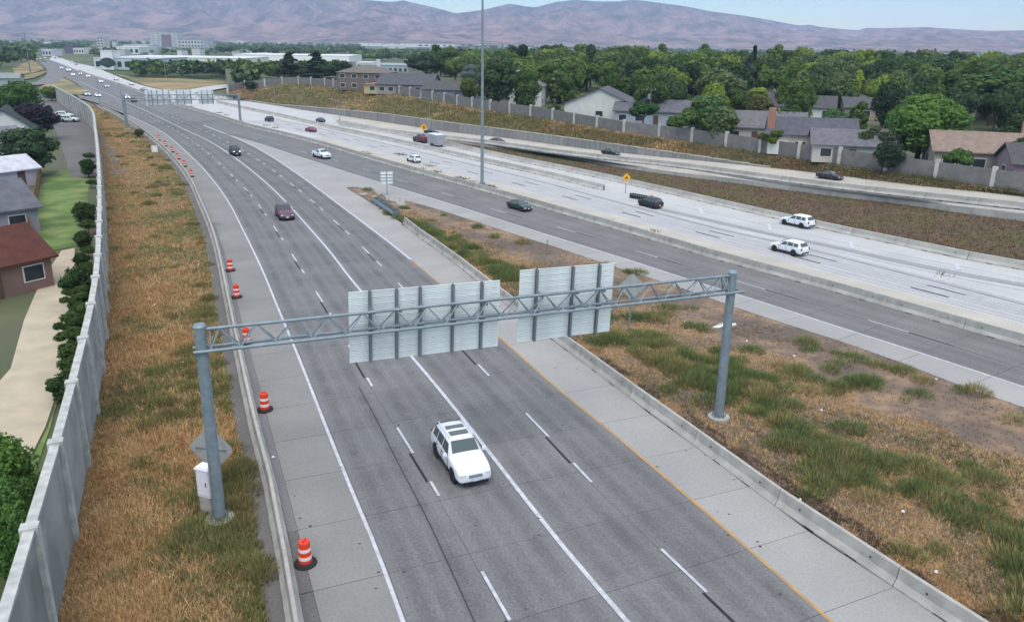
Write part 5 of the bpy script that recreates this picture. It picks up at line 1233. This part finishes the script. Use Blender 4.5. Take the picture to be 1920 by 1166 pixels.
# route marker assembly seen from behind
p = W(726, 366); ph = zat(p, 322)
t = thing('route_marker', 'route sign with four square plates seen from behind, at the tip of the wedge', 'road sign', p, R(10))
b = MB(); b.box((0, .05, ph / 2), (.09, .07, ph)); b.build('post', M_galvD, t)
for sx in (-1, 1):
    for k in (0, 1):
        b = MB(); b.box((sx * .42, 0, ph - .4 - k * .82), (.74, .03, .74)); b.build('sign_plate', M_alu, t)
for k in (0, 1):
    b = MB(); b.box((0, -.04, ph - .4 - k * .82), (1.7, .04, .06)); b.build('brace', M_galvD, t)
b = MB(); b.box((0, -.05, ph - .8), (1.75, .05, .05)); b.build('brace', M_galvD, t)
p = W(292, 296); t = thing('small_sign', 'small pale sign back on the verge beside the curving barrier', 'road sign', p, R(-20))
b = MB(); b.box((0, 0, .8), (.08, .06, 1.6)); b.build('post', M_galv, t); b = MB(); b.box((0, -.05, 1.5), (1.3, .04, 1.1)); b.build('sign_plate', M_alu, t)
p = W(55, 100)
# marker post and debris
p = W(1026, 468); t = thing('delineator_post', 'slim dark delineator post at the ramp shoulder edge', 'post', p); b = MB(); b.box((0, 0, .6), (.09, .05, 1.2)); b.build('stake', M_galvD, t)
b = MB(); b.box((0, -.04, 1.1), (.1, .02, .16)); b.build('reflector', M_dwhite, t)
t = thing('debris', 'white torn plastic scrap lying in the weeds left of the right gantry post', 'litter', W(1356, 612))
b = MB(); pts = [(-.9, -.3, .03), (-.4, -.15, .16), (0, .1, .28), (.25, .5, .1), (.5, .2, .2), (.1, -.1, .12), (-.4, -.4, .05)]
for i in range(len(pts) - 2): b.face([pts[0], pts[i + 1], pts[i + 2]]); b.face([tuple(np.array(q) + (0, 0, -.02)) for q in (pts[0], pts[i + 2], pts[i + 1])])
b.box((.75, .1, .1), (.4, .18, .16), .4); b.build('plastic_sheet', mat('litter_white', (.8, .8, .8), .5), t)
for i, (x, y) in enumerate([(1400, 640), (1540, 770), (1489, 668), (1755, 712), (290, 572), (372, 497), (1500, 938), (1693, 960), (1755, 1073), (512, 858), (342, 680)]):
    b = MB(); b.box((0, 0, .06), (.14, .09, .07), rnd.uniform(0, 3), top=.6); o = b.build('litter', MATS['litter_white'], None, W(x, y, .12 if x < 500 or x > 1100 else .02)); 
    tag(o, 'small pale scrap of litter lying in the roadside grass', 'litter', 'pale litter scraps in the roadside grass')

M_blk0 = mat('cushion_black', (.03, .035, .035), .7)
# ------------------------------------------------------------------ crash cushions
def guard_cushion():
    a, b_ = W(703, 381), W(744, 409); d = (b_ - a)[:2]; L = np.linalg.norm(d); t = thing('crash_cushion', 'galvanised steel crash cushion at the nose of the near concrete barrier', 'crash cushion', a, math.atan2(d[1], d[0]))
    for s in (-1, 1):
        for k in range(4):
            b = MB(); x0 = k * L / 4
            for z, y in ((.42, .0), (.55, .05), (.68, 0), (.8, .05)): pass
            prof = [(0, .38), (.06, .44), (.06, .52), (0, .58), (.06, .64), (.06, .72), (0, .78)]
            for x in (x0, x0 + L / 4 + .15):
                for y, z in prof: b.v.append((x, s * (.38 + y + .012 * k), z))
            n = len(prof); b.f = [(i, i + 1, n + i + 1, n + i) for i in range(n - 1)]; b.m = [0] * (n - 1); b.build('guard_rail', M_galv, t)
    for k in range(6):
        b = MB(); b.box((k * L / 5, 0, .4), (.08, .76, .76)); b.build('diaphragm', M_galvD, t)
    b = MB(); b.box((-.3, 0, .45), (.5, .6, .75), top=.85); b.build('nose', mat('nose_yellow', (.5, .38, .12), .7), t)
    b = MB(); b.box((L / 2, 0, .06), (L, .4, .1)); b.build('track_rail', M_galvD, t)
guard_cushion()
a, b_ = W(1184, 371), W(1217, 377); d = (b_ - a)[:2]; L = np.linalg.norm(d); t = thing('crash_cushion', 'dark ribbed crash cushion with yellow-black nose behind the dark vehicle in the exit gore', 'crash cushion', a, math.atan2(d[1], d[0]))
for k in range(8):
    b = MB(); b.box((k * L / 8, 0, .32), (L / 8 * .62, .6, .6)); b.build('bay', M_blk0, t); b = MB(); b.box((k * L / 8 + .3, 0, .5), (L / 8 * .5, .64, .18)); b.build('fender_panel', M_galv, t)
b = MB(); b.box((L + .15, 0, .4), (.35, .7, .75)); nz_ = b.build('nose', M_sgny, t)
for k in range(3):
    b = MB(); b.box((L + .335, -.22 + k * .22, .4), (.012, .1, .7)); b.build('stripe', M_black, nz_)

# ------------------------------------------------------------------ drums
def make_drum():
    t = thing('traffic_drum', 'x', 'traffic drum')
    segs = [(.235, .05), (.235, .22), (.222, .225), (.222, .38), (.215, .385), (.215, .53), (.205, .535), (.205, .68), (.197, .685), (.197, .84), (.185, .90), (.12, .915)]
    b = MB(); b.lathe(segs, 22); b.build('drum_body', M_orange, t, smooth=False)
    for z0, z1, r in ((.24, .37, .2235), (.545, .67, .2065)):
        b = MB(); b.lathe([(r, z0), (r + .002, z0 + .002), (r + .001, z1), (r - .01, z1)], 22); b.build('reflective_band', M_dwhite, t)
    b = MB(); b.lathe([(.39, 0), (.40, .04), (.36, .09), (.25, .11), (.2, .11)], 24); b.build('rubber_base', M_rubber, t)
    b = MB(); b.box((0, 0, .945), (.2, .04, .05)); b.box((-.1, 0, .93), (.03, .04, .06)); b.box((.1, 0, .93), (.03, .04, .06)); b.build('drum_handle', M_orange, t)
    return t
DR = make_drum()
dl = ['nearest to the camera', 'second from the camera, level with the white cabinet', 'third from the camera, seen through the gantry truss', 'fourth from the camera, just above the truss', 'fifth from the camera', 'sixth from the camera, nearest of the far cluster', 'seventh from the camera', 'eighth from the camera', 'ninth from the camera', 'tenth from the camera', 'farthest of all from the camera']
for i, (x, y) in enumerate([(573, 1057), (497, 769), (463, 643), (444, 558), (432, 508), (359, 332), (346, 313), (334, 299), (323, 286), (310, 275), (298, 264)]):
    o = DR if i == 0 else copy_tree(DR); p = W(x, y); o.location = (p[0], p[1], .022); o.rotation_euler = (0, 0, rnd.uniform(0, 3)); sc_ = 1.12; o.scale = (sc_, sc_, sc_)
    tag(o, 'striped orange drum on the shoulder, ' + dl[i], 'traffic drum', 'orange drums along the left shoulder')

# ------------------------------------------------------------------ light masts and poles
def mast(px, by, ty, r, label, arm=True, z=0, m_=None, n='light_mast', cat='light pole', hmax=None, wood=False):
    p = W(px, by, z); h = zat(p, ty) - z; 
    if hmax: h = hmax
    m_ = m_ or M_galv; t = thing(n, label, cat, p); b = MB(); b.tube((0, 0, 0), (0, 0, h), r, r * .5, 14); b.build('pole', m_, t)
    b = MB(); b.tube((0, 0, -.1), (0, 0, .25 if not wood else .05), r * 1.8, n=14); b.build('pole_base', M_galvD, t)
    if arm:
        for s in ((-1, 1) if arm == 2 else (-1,)):
            b = MB(); b.tube((0, 0, h - .1), (s * 2.0, .2, h + .3), r * .35, r * .25, 8); a_ = b.build('arm', m_, t)
            b = MB(); b.box((s * 2.3, .25, h + .3), (.75, .3, .14), top=.7); b.build('lamp_head', M_galv, a_)
    return t
t = mast(904, 346, -60, .25, 'very tall grey mast rising from the median barrier to above the picture', arm=2, n='high_mast')
mast(806, 244, 186, .09, 'slim light pole at the retaining wall above the maroon truck')
mast(637, 226, 188, .09, 'slim light pole by the retaining wall, left of the yellow diamond sign')
mast(516, 196, 170, .09, 'slim pale light pole on the grass bank, leftmost of three')
mast(188, 197, 150, .10, 'slim light pole beside the entry ramp cars'); mast(233, 222, 157, .10, 'slim light pole right behind the far gantry left post')
mast(311, 147, 104, .14, 'pale pole with a blue sign in front of the dark trees')
mast(51 + 6, 136, 62, .28, 'tall dark pole on the tan slope at the far left', m_=M_galvD, n='utility_pole', cat='pole')
mast(404, 119, 72, .35, 'dark pole standing in front of the cream warehouse', m_=M_galvD, n='utility_pole', cat='pole', arm=False)
mast(129, 100, 72, .3, 'pale pole beside the dark hall with lilac sign', arm=False)
mast(541, 150, 94, .12, 'thin pole between the two ragged pines', arm=False, z=4, n='utility_pole', cat='pole')
M_wood = mat('pole_wood', (.16, .13, .11), .9, (.1, .085, .07), 2)
p = W(1217, 236, 3.4); ph = zat(p, 162) - 3.4; t = thing('utility_pole', 'grey wooden utility pole with crossarm and transformer behind the noise wall', 'utility pole', p)
b = MB(); b.tube((0, 0, 0), (0, 0, ph), .17, .12, 10); b.build('pole', M_wood, t); b = MB(); b.box((0, 0, ph - .8), (2.2, .12, .14)); b.build('crossarm', M_wood, t)
b = MB(); b.tube((-.4, -.1, ph - 2.6), (-.4, -.1, ph - 1.5), .3, n=12); b.build('transformer', M_galv, t)
for x in (-.9, 0, .9):
    b = MB(); b.tube((x, 0, ph - .73), (x, 0, ph - .5), .05, n=6); b.build('insulator', M_dwhite, t)

# ------------------------------------------------------------------ vehicles
M_tyre = M_rubber; M_rim = mat('rim', (.42, .43, .45), .35, metal=.6); M_cg = mat('car_glass', (.07, .095, .095), .06, spec=1.0, metal=.35)
M_blk = mat('black_plastic', (.018, .018, .02), .55); M_head = mat('headlight_lit', (.9, .92, 1), .2, emit=(1, 1, 1), estr=6); M_headoff = mat('headlight', (.6, .63, .68), .15, spec=.8)
M_tail = mat('tail_light', (.28, .01, .01), .3); M_plate = mat('number_plate', (.6, .62, .66), .5)
def paint(c, n): return mat('paint_' + n, c, .3, spec=.5)
KIND = {
 # x, lower half-width, belt z, top half-width, top z
 'suv': dict(L=4.95, wr=.38, wx=(.95, 3.85), st=[(0, .80, .62, .72, .70), (.10, .90, .80, .80, .92), (.55, .96, .98, .84, 1.06), (1.35, .98, 1.08, .84, 1.17), (1.50, .98, 1.10, .80, 1.24), (2.15, .98, 1.12, .70, 1.74), (2.7, .98, 1.13, .72, 1.80), (3.9, .98, 1.14, .72, 1.80), (4.45, .97, 1.14, .69, 1.74), (4.85, .94, 1.10, .76, 1.12), (4.95, .88, .80, .78, .85)], ws=(4, 5), rw=(8, 9), sw=[(1.75, 2.7), (2.8, 3.6), (3.7, 4.35)]),
 'sedan': dict(L=4.7, wr=.33, wx=(.9, 3.65), st=[(0, .74, .50, .66, .56), (.12, .86, .66, .76, .74), (.6, .90, .80, .78, .86), (1.35, .91, .90, .76, .97), (1.5, .91, .91, .74, 1.0), (2.15, .91, .93, .60, 1.38), (2.6, .91, .94, .60, 1.43), (3.2, .91, .95, .60, 1.41), (4.0, .90, .96, .70, 1.06), (4.55, .86, .92, .74, 1.0), (4.7, .80, .70, .70, .74)], ws=(4, 5), rw=(7, 8), sw=[(1.8, 2.6), (2.68, 3.45)]),
 'pickup': dict(L=5.7, wr=.40, wx=(.95, 4.5), st=[(0, .82, .70, .78, .80), (.10, .94, .92, .86, 1.06), (.55, .98, 1.05, .88, 1.16), (1.45, 1.0, 1.15, .86, 1.22), (1.58, 1.0, 1.16, .80, 1.28), (2.15, 1.0, 1.18, .70, 1.80), (2.6, 1.0, 1.18, .70, 1.86), (3.35, 1.0, 1.18, .70, 1.84), (3.65, 1.0, 1.18, .80, 1.22), (5.55, .99, 1.18, .93, 1.20), (5.7, .96, 1.0, .90, 1.05)], ws=(4, 5), rw=(7, 8), sw=[(1.85, 2.65), (2.75, 3.35)], bed=(3.8, 5.5)),
 'jeep': dict(L=4.3, wr=.42, wx=(.75, 3.35), st=[(0, .70, .75, .55, .85), (.08, .74, 1.0, .62, 1.08), (.6, .80, 1.08, .62, 1.14), (1.25, .82, 1.12, .66, 1.18), (1.38, .84, 1.14, .72, 1.22), (1.62, .84, 1.15, .68, 1.80), (2.4, .84, 1.15, .68, 1.86), (3.6, .84, 1.15, .68, 1.84), (4.1, .84, 1.15, .67, 1.80), (4.22, .82, 1.1, .70, 1.14), (4.3, .78, .8, .7, .9)], ws=(4, 5), rw=(8, 9), sw=[(1.75, 2.5), (2.6, 3.3), (3.4, 4.0)]),
}
CACHE = {}
def car_parts(kind, pname, lit, extra=()):
    key = (kind, pname, lit, extra)
    if key in CACHE: return CACHE[key]
    K = KIND[kind]; st = K['st']; L = K['L']; P = MATS['paint_' + pname]; parts = []; Xc = L / 2
    def ring(x, w, hb, wt, ht):
        lo_ = .30 if kind != 'sedan' else .2; full = ht - hb > .2
        h = [(0, lo_), (w * .86, lo_), (w * .985, lo_ + .12), (w, hb * .62), (w * .985, hb * .92), (w * .955, hb), (wt + (.02 if full else .03), ht - (.10 if full else .045)), (wt * .90, ht - .02), (wt * .5, ht), (0, ht + .012)]
        return [(Xc - x, y, z) for y, z in h] + [(Xc - x, -y, z) for y, z in h[-2:0:-1]]
    b = MB(); rs = [ring(*s) for s in st]; n = len(rs[0])
    for r_ in rs: b.v += r_
    for i in range(len(rs) - 1):
        for j in range(n): b.f.append((i * n + j, i * n + (j + 1) % n, (i + 1) * n + (j + 1) % n, (i + 1) * n + j)); b.m.append(0)
    b.f.append(tuple(range(n))[::-1]); b.f.append(tuple((len(rs) - 1) * n + j for j in range(n))); b.m += [0, 0]
    body = b.mesh('body', P, True)
    parts.append(('body', body, None, []))
    def quad(name, pts, off, m_, th=.012):
        b = MB(); pts = [Vector(q) for q in pts]; nn = (pts[1] - pts[0]).cross(pts[2] - pts[0]).normalized()
        if nn.dot(sum(pts, Vector()) / len(pts) - Vector((0, 0, .9))) < 0: nn = -nn
        A_ = [q + nn * off for q in pts]; B_ = [q + nn * (off - .05) for q in pts]; k = len(pts); b.v = [tuple(q) for q in A_ + B_]
        b.f = [tuple(range(k)), tuple(range(2 * k - 1, k - 1, -1))] + [(i, k + i, k + (i + 1) % k, (i + 1) % k) for i in range(k)]; b.m = [0] * (k + 2)
        return (name, b.mesh(name, m_), None, [])
    def gl(i, f, hf):   # point on the glass plane between stations i,i+1 fraction f ; hf unused
        s0_, s1_ = st[i], st[i + 1]; return [a + (c - a) * f for a, c in zip(s0_, s1_)]
    i = K['ws'][0]; a0, a1 = gl(i, .08, 0), gl(i, .93, 0)
    parts.append(quad('windscreen', [(Xc - a0[0], a0[3] * .93, a0[4] + .0), (Xc - a0[0], -a0[3] * .93, a0[4]), (Xc - a1[0], -a1[3] * .90, a1[4]), (Xc - a1[0], a1[3] * .90, a1[4])], .022, M_cg))
    i = K['rw'][0]; a0, a1 = gl(i, .12, 0), gl(i, .88 if kind != 'suv' else .8, 0)
    parts.append(quad('rear_window', [(Xc - a0[0], a0[3] * .9, a0[4]), (Xc - a0[0], -a0[3] * .9, a0[4]), (Xc - a1[0], -a1[3] * .9, a1[4]), (Xc - a1[0], a1[3] * .9, a1[4])], .022, M_cg))
    def sec(x):
        xs = [s[0] for s in st]; return [float(np.interp(x, xs, [s[k] for s in st])) for k in range(1, 5)]
    for sy in (1, -1):
        for k, (x0, x1) in enumerate(K['sw']):
            q = []
            for x, f in ((x0, .06), (x1, .06), (x1, .86), (x0, .86)):
                w, hb, wt, ht = sec(x)
                if k == 0 and x == x0 and f > .5: x = x + .42; w, hb, wt, ht = sec(x)
                if k == len(K['sw']) - 1 and x == x1 and f > .5 and kind == 'sedan': x = x - .35; w, hb, wt, ht = sec(x)
                yl, zl, yu, zu = w * .955, hb, wt + .02, ht - .10; q.append((Xc - x, sy * (yl + (yu - yl) * f), zl + (zu - zl) * f))
            parts.append(quad('side_window', q, .014, M_cg))
    wr = K['wr']; ww = .24
    for x in K['wx']:
        for sy in (1, -1):
            w = sec(x)[0]; yo = sy * (w - ww / 2 + .008); b = MB(); prof = [(wr * .6, -ww / 2), (wr * .92, -ww / 2), (wr, -ww / 2 + .04), (wr, ww / 2 - .04), (wr * .92, ww / 2), (wr * .6, ww / 2)]; b.lathe(prof, 20)
            b.v = [(X, Z * sy, Y) for X, Y, Z in b.v]; me = b.mesh('tyre', M_tyre); rb = MB(); rb.lathe([(wr * .62, -.02), (wr * .62, ww / 2 - .03), (wr * .5, ww / 2 - .06), (wr * .12, ww / 2 - .02)], 16); rb.v = [(X, Z * sy, Y) for X, Y, Z in rb.v]
            parts.append(('wheel', me, (Xc - x, yo, wr), [('rim', rb.mesh('rim', M_rim))]))
            ab = MB(); ab.lathe([(wr * 1.17, -.25), (wr * 1.17, 0.0), (.01, 0.0)], 20); ab.v = [(X, Z * sy, Y) for X, Y, Z in ab.v]; parts.append(('wheel_arch', ab.mesh('wheel_arch', M_blk), (Xc - x, sy * (w + .004), wr + .02), []))
    hb = st[2][4]; w1 = st[1][1]; b = MB()
    for sy in (1, -1):
        b = MB(); b.box((Xc - .105, sy * w1 * .72, st[1][4] * .80), (.16, w1 * .34, .13)); parts.append(('headlight', b.mesh('headlight', M_head if lit else M_headoff), None, []))
        b = MB(); b.box((-Xc + .06, sy * st[-2][1] * .84, st[-2][2] * .88), (.1, .2, .3 if kind != 'sedan' else .16)); parts.append(('tail_light', b.mesh('tail_light', M_tail), None, []))
        b = MB(); x = st[4][0] + .25; b.box((Xc - x, sy * (sec(x)[0] + .10), sec(x)[1] + .08), (.14, .2, .15), top=.85); parts.append(('mirror', b.mesh('mirror', P), None, []))
        b = MB(); 
        for k, (x0, x1) in enumerate(K['sw'][:2]): b.box((Xc - x1 + .14, sy * (sec(x1)[0] + .006), sec(x1)[1] * .84), (.16, .02, .03))
        parts.append(('door_handle', b.mesh('door_handle', M_blk), None, []))
    b = MB(); b.box((Xc - .045, 0, st[1][4] * .74), (.12, w1 * .8, .15)); parts.append(('grille', b.mesh('grille', M_blk if kind != 'suv' else mat('grille_grey', (.22, .23, .25), .4)), None, []))
    b = MB(); b.box((Xc - .045, 0, .33), (.14, w1 * 1.5, .12)); parts.append(('bumper', b.mesh('bumper', M_blk), None, []))
    b = MB(); b.box((-Xc + .04, 0, .46), (.14, w1 * 1.6, .16)); parts.append(('bumper', b.mesh('bumper', M_blk), None, []))
    b = MB(); b.box((Xc + .035, 0, .50), (.02, .34, .16)); parts.append(('number_plate', b.mesh('number_plate', M_plate), None, []))
    b = MB(); b.box((-Xc - .035, 0, .62), (.02, .34, .16)); parts.append(('number_plate', b.mesh('number_plate', M_plate), None, []))
    for sy in (1, -1):
        b = MB()
        for xd in [K['sw'][0][0] - .12] + [q[1] + .04 for q in K['sw'][:2]]:
            w_, hb_, wt_, ht_ = sec(xd); b.box((Xc - xd, sy * (w_ + .003), (hb_ * .9 + .42) / 2 + .02), (.022, .02, hb_ * .9 - .42))
        parts.append(('door_seam', b.mesh('door_seam', M_blk), None, []))
        b = MB(); b.box((0, sy * (st[4][1] * .97), .36), (L * .34, .06, .12)); parts.append(('sill', b.mesh('sill', M_blk), None, []))
    if 'bed' in K:
        x0, x1 = K['bed']; w, hb_, wt, ht = sec((x0 + x1) / 2); b = MB(); b.box((Xc - (x0 + x1) / 2, 0, ht + .02), (x1 - x0, w * 1.55, .03)); parts.append(('bed_floor', b.mesh('bed_floor', M_blk), None, []))
        b = MB()
        for sy in (1, -1): b.box((Xc - (x0 + x1) / 2, sy * w * .86, ht + .06), (x1 - x0 + .1, .12, .12))
        b.box((Xc - x1 - .03, 0, ht + .06), (.1, w * 1.75, .12)); parts.append(('bed_rail', b.mesh('bed_rail', P), None, []))
    if 'rails' in extra:
        for sy in (1, -1):
            b = MB(); b.tube((Xc - 2.3, sy * .64, 1.86), (Xc - 4.2, sy * .64, 1.86), .03, n=6)
            for x in (2.35, 3.2, 4.15): b.tube((Xc - x, sy * .64, 1.76), (Xc - x, sy * .64, 1.86), .025, n=6)
            parts.append(('roof_rail', b.mesh('roof_rail', P), None, []))
    if 'sunroof' in extra:
        for x, l in ((2.75, .42), (3.45, .36)):
            b = MB(); b.box((Xc - x, 0, 1.815), (l, 1.0, .03)); parts.append(('sunroof', b.mesh('sunroof', M_cg), None, []))
    CACHE[key] = parts; return parts
def vehicle(kind, px, py, ref, toward, color, label, lit=False, extra=(), name=None, cat=None, z=0.0, scale=1.0, dyaw=0, group=None):
    pn = '%d_%d_%d' % tuple(int(v * 999) for v in color); paint(color, pn)
    if ref is DT: z = zD(px)
    p = W(px, py, z + .0); i = int(np.argmin(np.linalg.norm(ref[:, :2] - p[:2], axis=1))); i = min(max(i, 2), len(ref) - 3); t_ = (ref[i + 2] - ref[i - 2])[:2]
    if (t_[0] * p[0] + t_[1] * p[1] > 0) == toward: t_ = -t_
    a = math.atan2(t_[1], t_[0]) + dyaw
    zz = z + .024
    t = thing(name or {'suv': 'parked_suv', 'sedan': 'sedan_car', 'pickup': 'pickup_truck', 'jeep': 'off_road_car'}[kind].replace('parked_suv', 'suv_car'), label, cat or {'suv': 'car', 'sedan': 'car', 'pickup': 'pickup truck', 'jeep': 'car'}[kind], (p[0], p[1], zz), a, group)
    scale *= .76 if (ref is DT or ref is CC or ref is CN or ref is L3 or ref is L1) else (.8 if ref is DB else .88)
    t.scale = (scale,) * 3
    for nm, me, loc, sub in car_parts(kind, pn, lit, tuple(extra)):
        o = link(nm, me, t, loc)
        if nm == 'body' and not lit: sb = o.modifiers.new('round', 'SUBSURF'); sb.levels = sb.render_levels = 1
        for n2, m2 in sub: link(n2, m2, o)
    return t
WHT, BLKc, SIL = (.70, .71, .74), (.018, .018, .022), (.35, .36, .38)
vehicle('suv', 863, 872, S_, True, WHT, 'white sport utility vehicle with twin sunroof driving towards the camera past the gantry', extra=('rails', 'sunroof'), scale=1.02)
vehicle('suv', 534, 408, D1, True, (.10, .045, .06), 'dark maroon van-like vehicle coming along the middle of the highway', scale=.98)
vehicle('jeep', 441, 291, S_, True, (.03, .03, .035), 'black off-road vehicle with lit round headlights on the highway', lit=True)
vehicle('pickup', 603, 296, DB, True, WHT, 'white pickup truck coming down the ramp lane towards the camera')
vehicle('sedan', 974, 393, DB, True, (.02, .05, .045), 'dark green car driving down the ramp beside the median barrier')
vehicle('suv', 1219, 388, L3, False, (.022, .022, .03), 'black vehicle passing the chevron crash cushion on the opposite carriageway', scale=.95)
vehicle('suv', 1494, 424, L1, False, WHT, 'white long vehicle on the exit lane, nearest the brown slope', scale=1.03)
vehicle('suv', 1478, 474, L3, False, (.70, .70, .73), 'white vehicle on the pale opposite carriageway, below another white one')
vehicle('suv', 776, 304, CN, False, (.70, .71, .72), 'white hatchback seen from behind on the opposite carriageway left of the mast', scale=.9)
vehicle('pickup', 791, 267, CC, False, (.10, .03, .035), 'maroon pickup truck towing a grey box trailer', scale=1.15)
vehicle('sedan', 583, 247, CN, False, (.22, .05, .08), 'red car on the opposite carriageway left of the white pickup')
vehicle('sedan', 601, 229, CC, False, (.03, .06, .055), 'dark teal car on the exit lane beside the grey retaining wall')
vehicle('jeep', 505, 228, CN, False, (.03, .035, .035), 'black off-road vehicle with pale rear on the opposite carriageway', scale=.95)
vehicle('sedan', 933, 269, DT, True, (.02, .025, .025), 'small black car on the raised ramp right of the mast')
vehicle('sedan', 1145, 291, DT, True, (.02, .025, .03), 'black sleek car on the raised ramp above the yellow diamond sign', scale=1.0)
vehicle('sedan', 1555, 336, DT, True, (.045, .035, .045), 'dark purple-grey car on the raised ramp near the noise wall', scale=1.05)
vehicle('sedan', 809, 252, DT, True, (.02, .02, .02), 'black car on the far ramp just behind the grey box trailer')
# far traffic
far = [(284, 197, S_, 1, WHT, 'white car with lit headlights under the far gantry signs'), (251, 191, S_, 1, BLKc, 'black car with lit headlights left of the far gantry signs'), (238, 185, S_, 1, WHT, 'white car with lit headlights beside the slim light pole'),
 (183, 182, L_, 1, WHT, 'white car on the entry ramp, nearer of two'), (163, 180, L_, 1, SIL, 'silver car on the entry ramp, farther of two'), (200, 164, S_, 1, SIL, 'silver car with lit headlights in the mainline queue left of the ramp pole'),
 (189, 155, S_, 1, WHT, 'white car with lit headlights just ahead of a silver one, far highway'), (165, 145, S_, 1, WHT, 'white car with lit headlights fourth in the far queue'), (150, 140, S_, 1, SIL, 'pale car with lit headlights fifth in the far queue'),
 (137, 142, S_, 1, WHT, 'white car far up the highway nearest the loop ramp'), (115, 129, S_, 1, WHT, 'white car far up the highway before the pale van'), (218, 151, O_, 0, WHT, 'white car going away on the pale road below the tan field'),
 (247, 160, O_, 0, WHT, 'white car going away left of the tan field corner'), (269, 171, O_, 0, SIL, 'grey car going away just left of the far gantry signs'), (143, 122, O_, 0, SIL, 'grey car going away, right one of two beyond the trees'), (135, 119, O_, 0, WHT, 'white car going away, left one of two beyond the trees')]
for px, py, ref, tw, c, lab in far: vehicle('sedan' if rnd.random() < .5 else 'suv', px, py, ref, bool(tw), c, lab, lit=bool(tw), name='distant_car')
vehicle('pickup', 128.5, 134.5, S_, True, WHT, 'white box van far up the highway in the queue', lit=True, scale=1.3, name='van', cat='van')
vehicle('suv', 122, 221, L_, True, (.55, .62, .66), 'pale blue-white parked car behind the left wall, farther of two', name='parked_car', dyaw=R(60)); vehicle('suv', 131, 229, L_, True, (.55, .66, .62), 'pale green-white parked car behind the left wall, nearer of two', name='parked_car', dyaw=R(60))
for k, (px, py) in enumerate([(68, 113), (76, 111.5), (84, 110), (104, 110), (111, 109)]): vehicle('sedan', px, py, S_, True, WHT if k < 3 else BLKc, ['white car leftmost in the distant slip road row', 'white car second in the distant slip road row', 'white car third in the distant slip road row', 'dark car left of a pair at the vanishing end of the highway', 'dark car right of a pair at the vanishing end of the highway'][k], name='distant_car')
# trailer
p = W(817, 274); q = W(795, 268); d = (q - p)[:2]; ang = math.atan2(d[1], d[0]); t = thing('box_trailer', 'grey box trailer with white roof towed by the maroon pickup truck', 'trailer', (p[0], p[1], .03), ang); 
b = MB(); t.scale = (.92,) * 3; b.box((-.3, 0, 1.45), (4.6, 2.1, 2.0)); b.build('trailer_box', mat('trailer_grey', (.30, .30, .33), .5), t); b = MB(); b.box((-.3, 0, 2.49), (4.65, 2.15, .07)); b.build('trailer_roof', M_plate, t)
b = MB(); b.box((2.6, 0, .5), (1.4, .15, .12)); b.build('drawbar', M_blk, t)
for sy in (1, -1):
    for x in (-.6, .2):
        w_ = MB(); w_.tube((x - .3, sy * .95, .34), (x - .3, sy * 1.12, .34), .34, n=16); w_.build('wheel', M_tyre, t)
    b = MB(); b.box((-2.61, sy * .9, .8), (.03, .16, .2)); b.build('tail_light', M_tail, t)

# ------------------------------------------------------------------ haze: the air between here and the hills
hb = MB(); hb.box((0, 5400, 474), (26000, 13000, 950)); hz_o = hb.mesh('haze', bpy.data.materials.new('haze'))
hm = bpy.data.materials['haze']; hm.use_nodes = True; hn = hm.node_tree; hn.nodes.clear(); ho = hn.nodes.new('ShaderNodeOutputMaterial'); pv = hn.nodes.new('ShaderNodeVolumePrincipled')
pv.inputs['Color'].default_value = (.54, .70, 1.0, 1); pv.inputs['Density'].default_value = 1.2e-4; pv.inputs['Anisotropy'].default_value = 0.1
hn.links.new(pv.outputs[0], ho.inputs['Volume'])
hz_ob = link('haze', hz_o); hz_ob['kind'] = 'stuff'; hz_ob['label'] = 'thin pale blue haze lying over the valley'; hz_ob['category'] = 'haze'
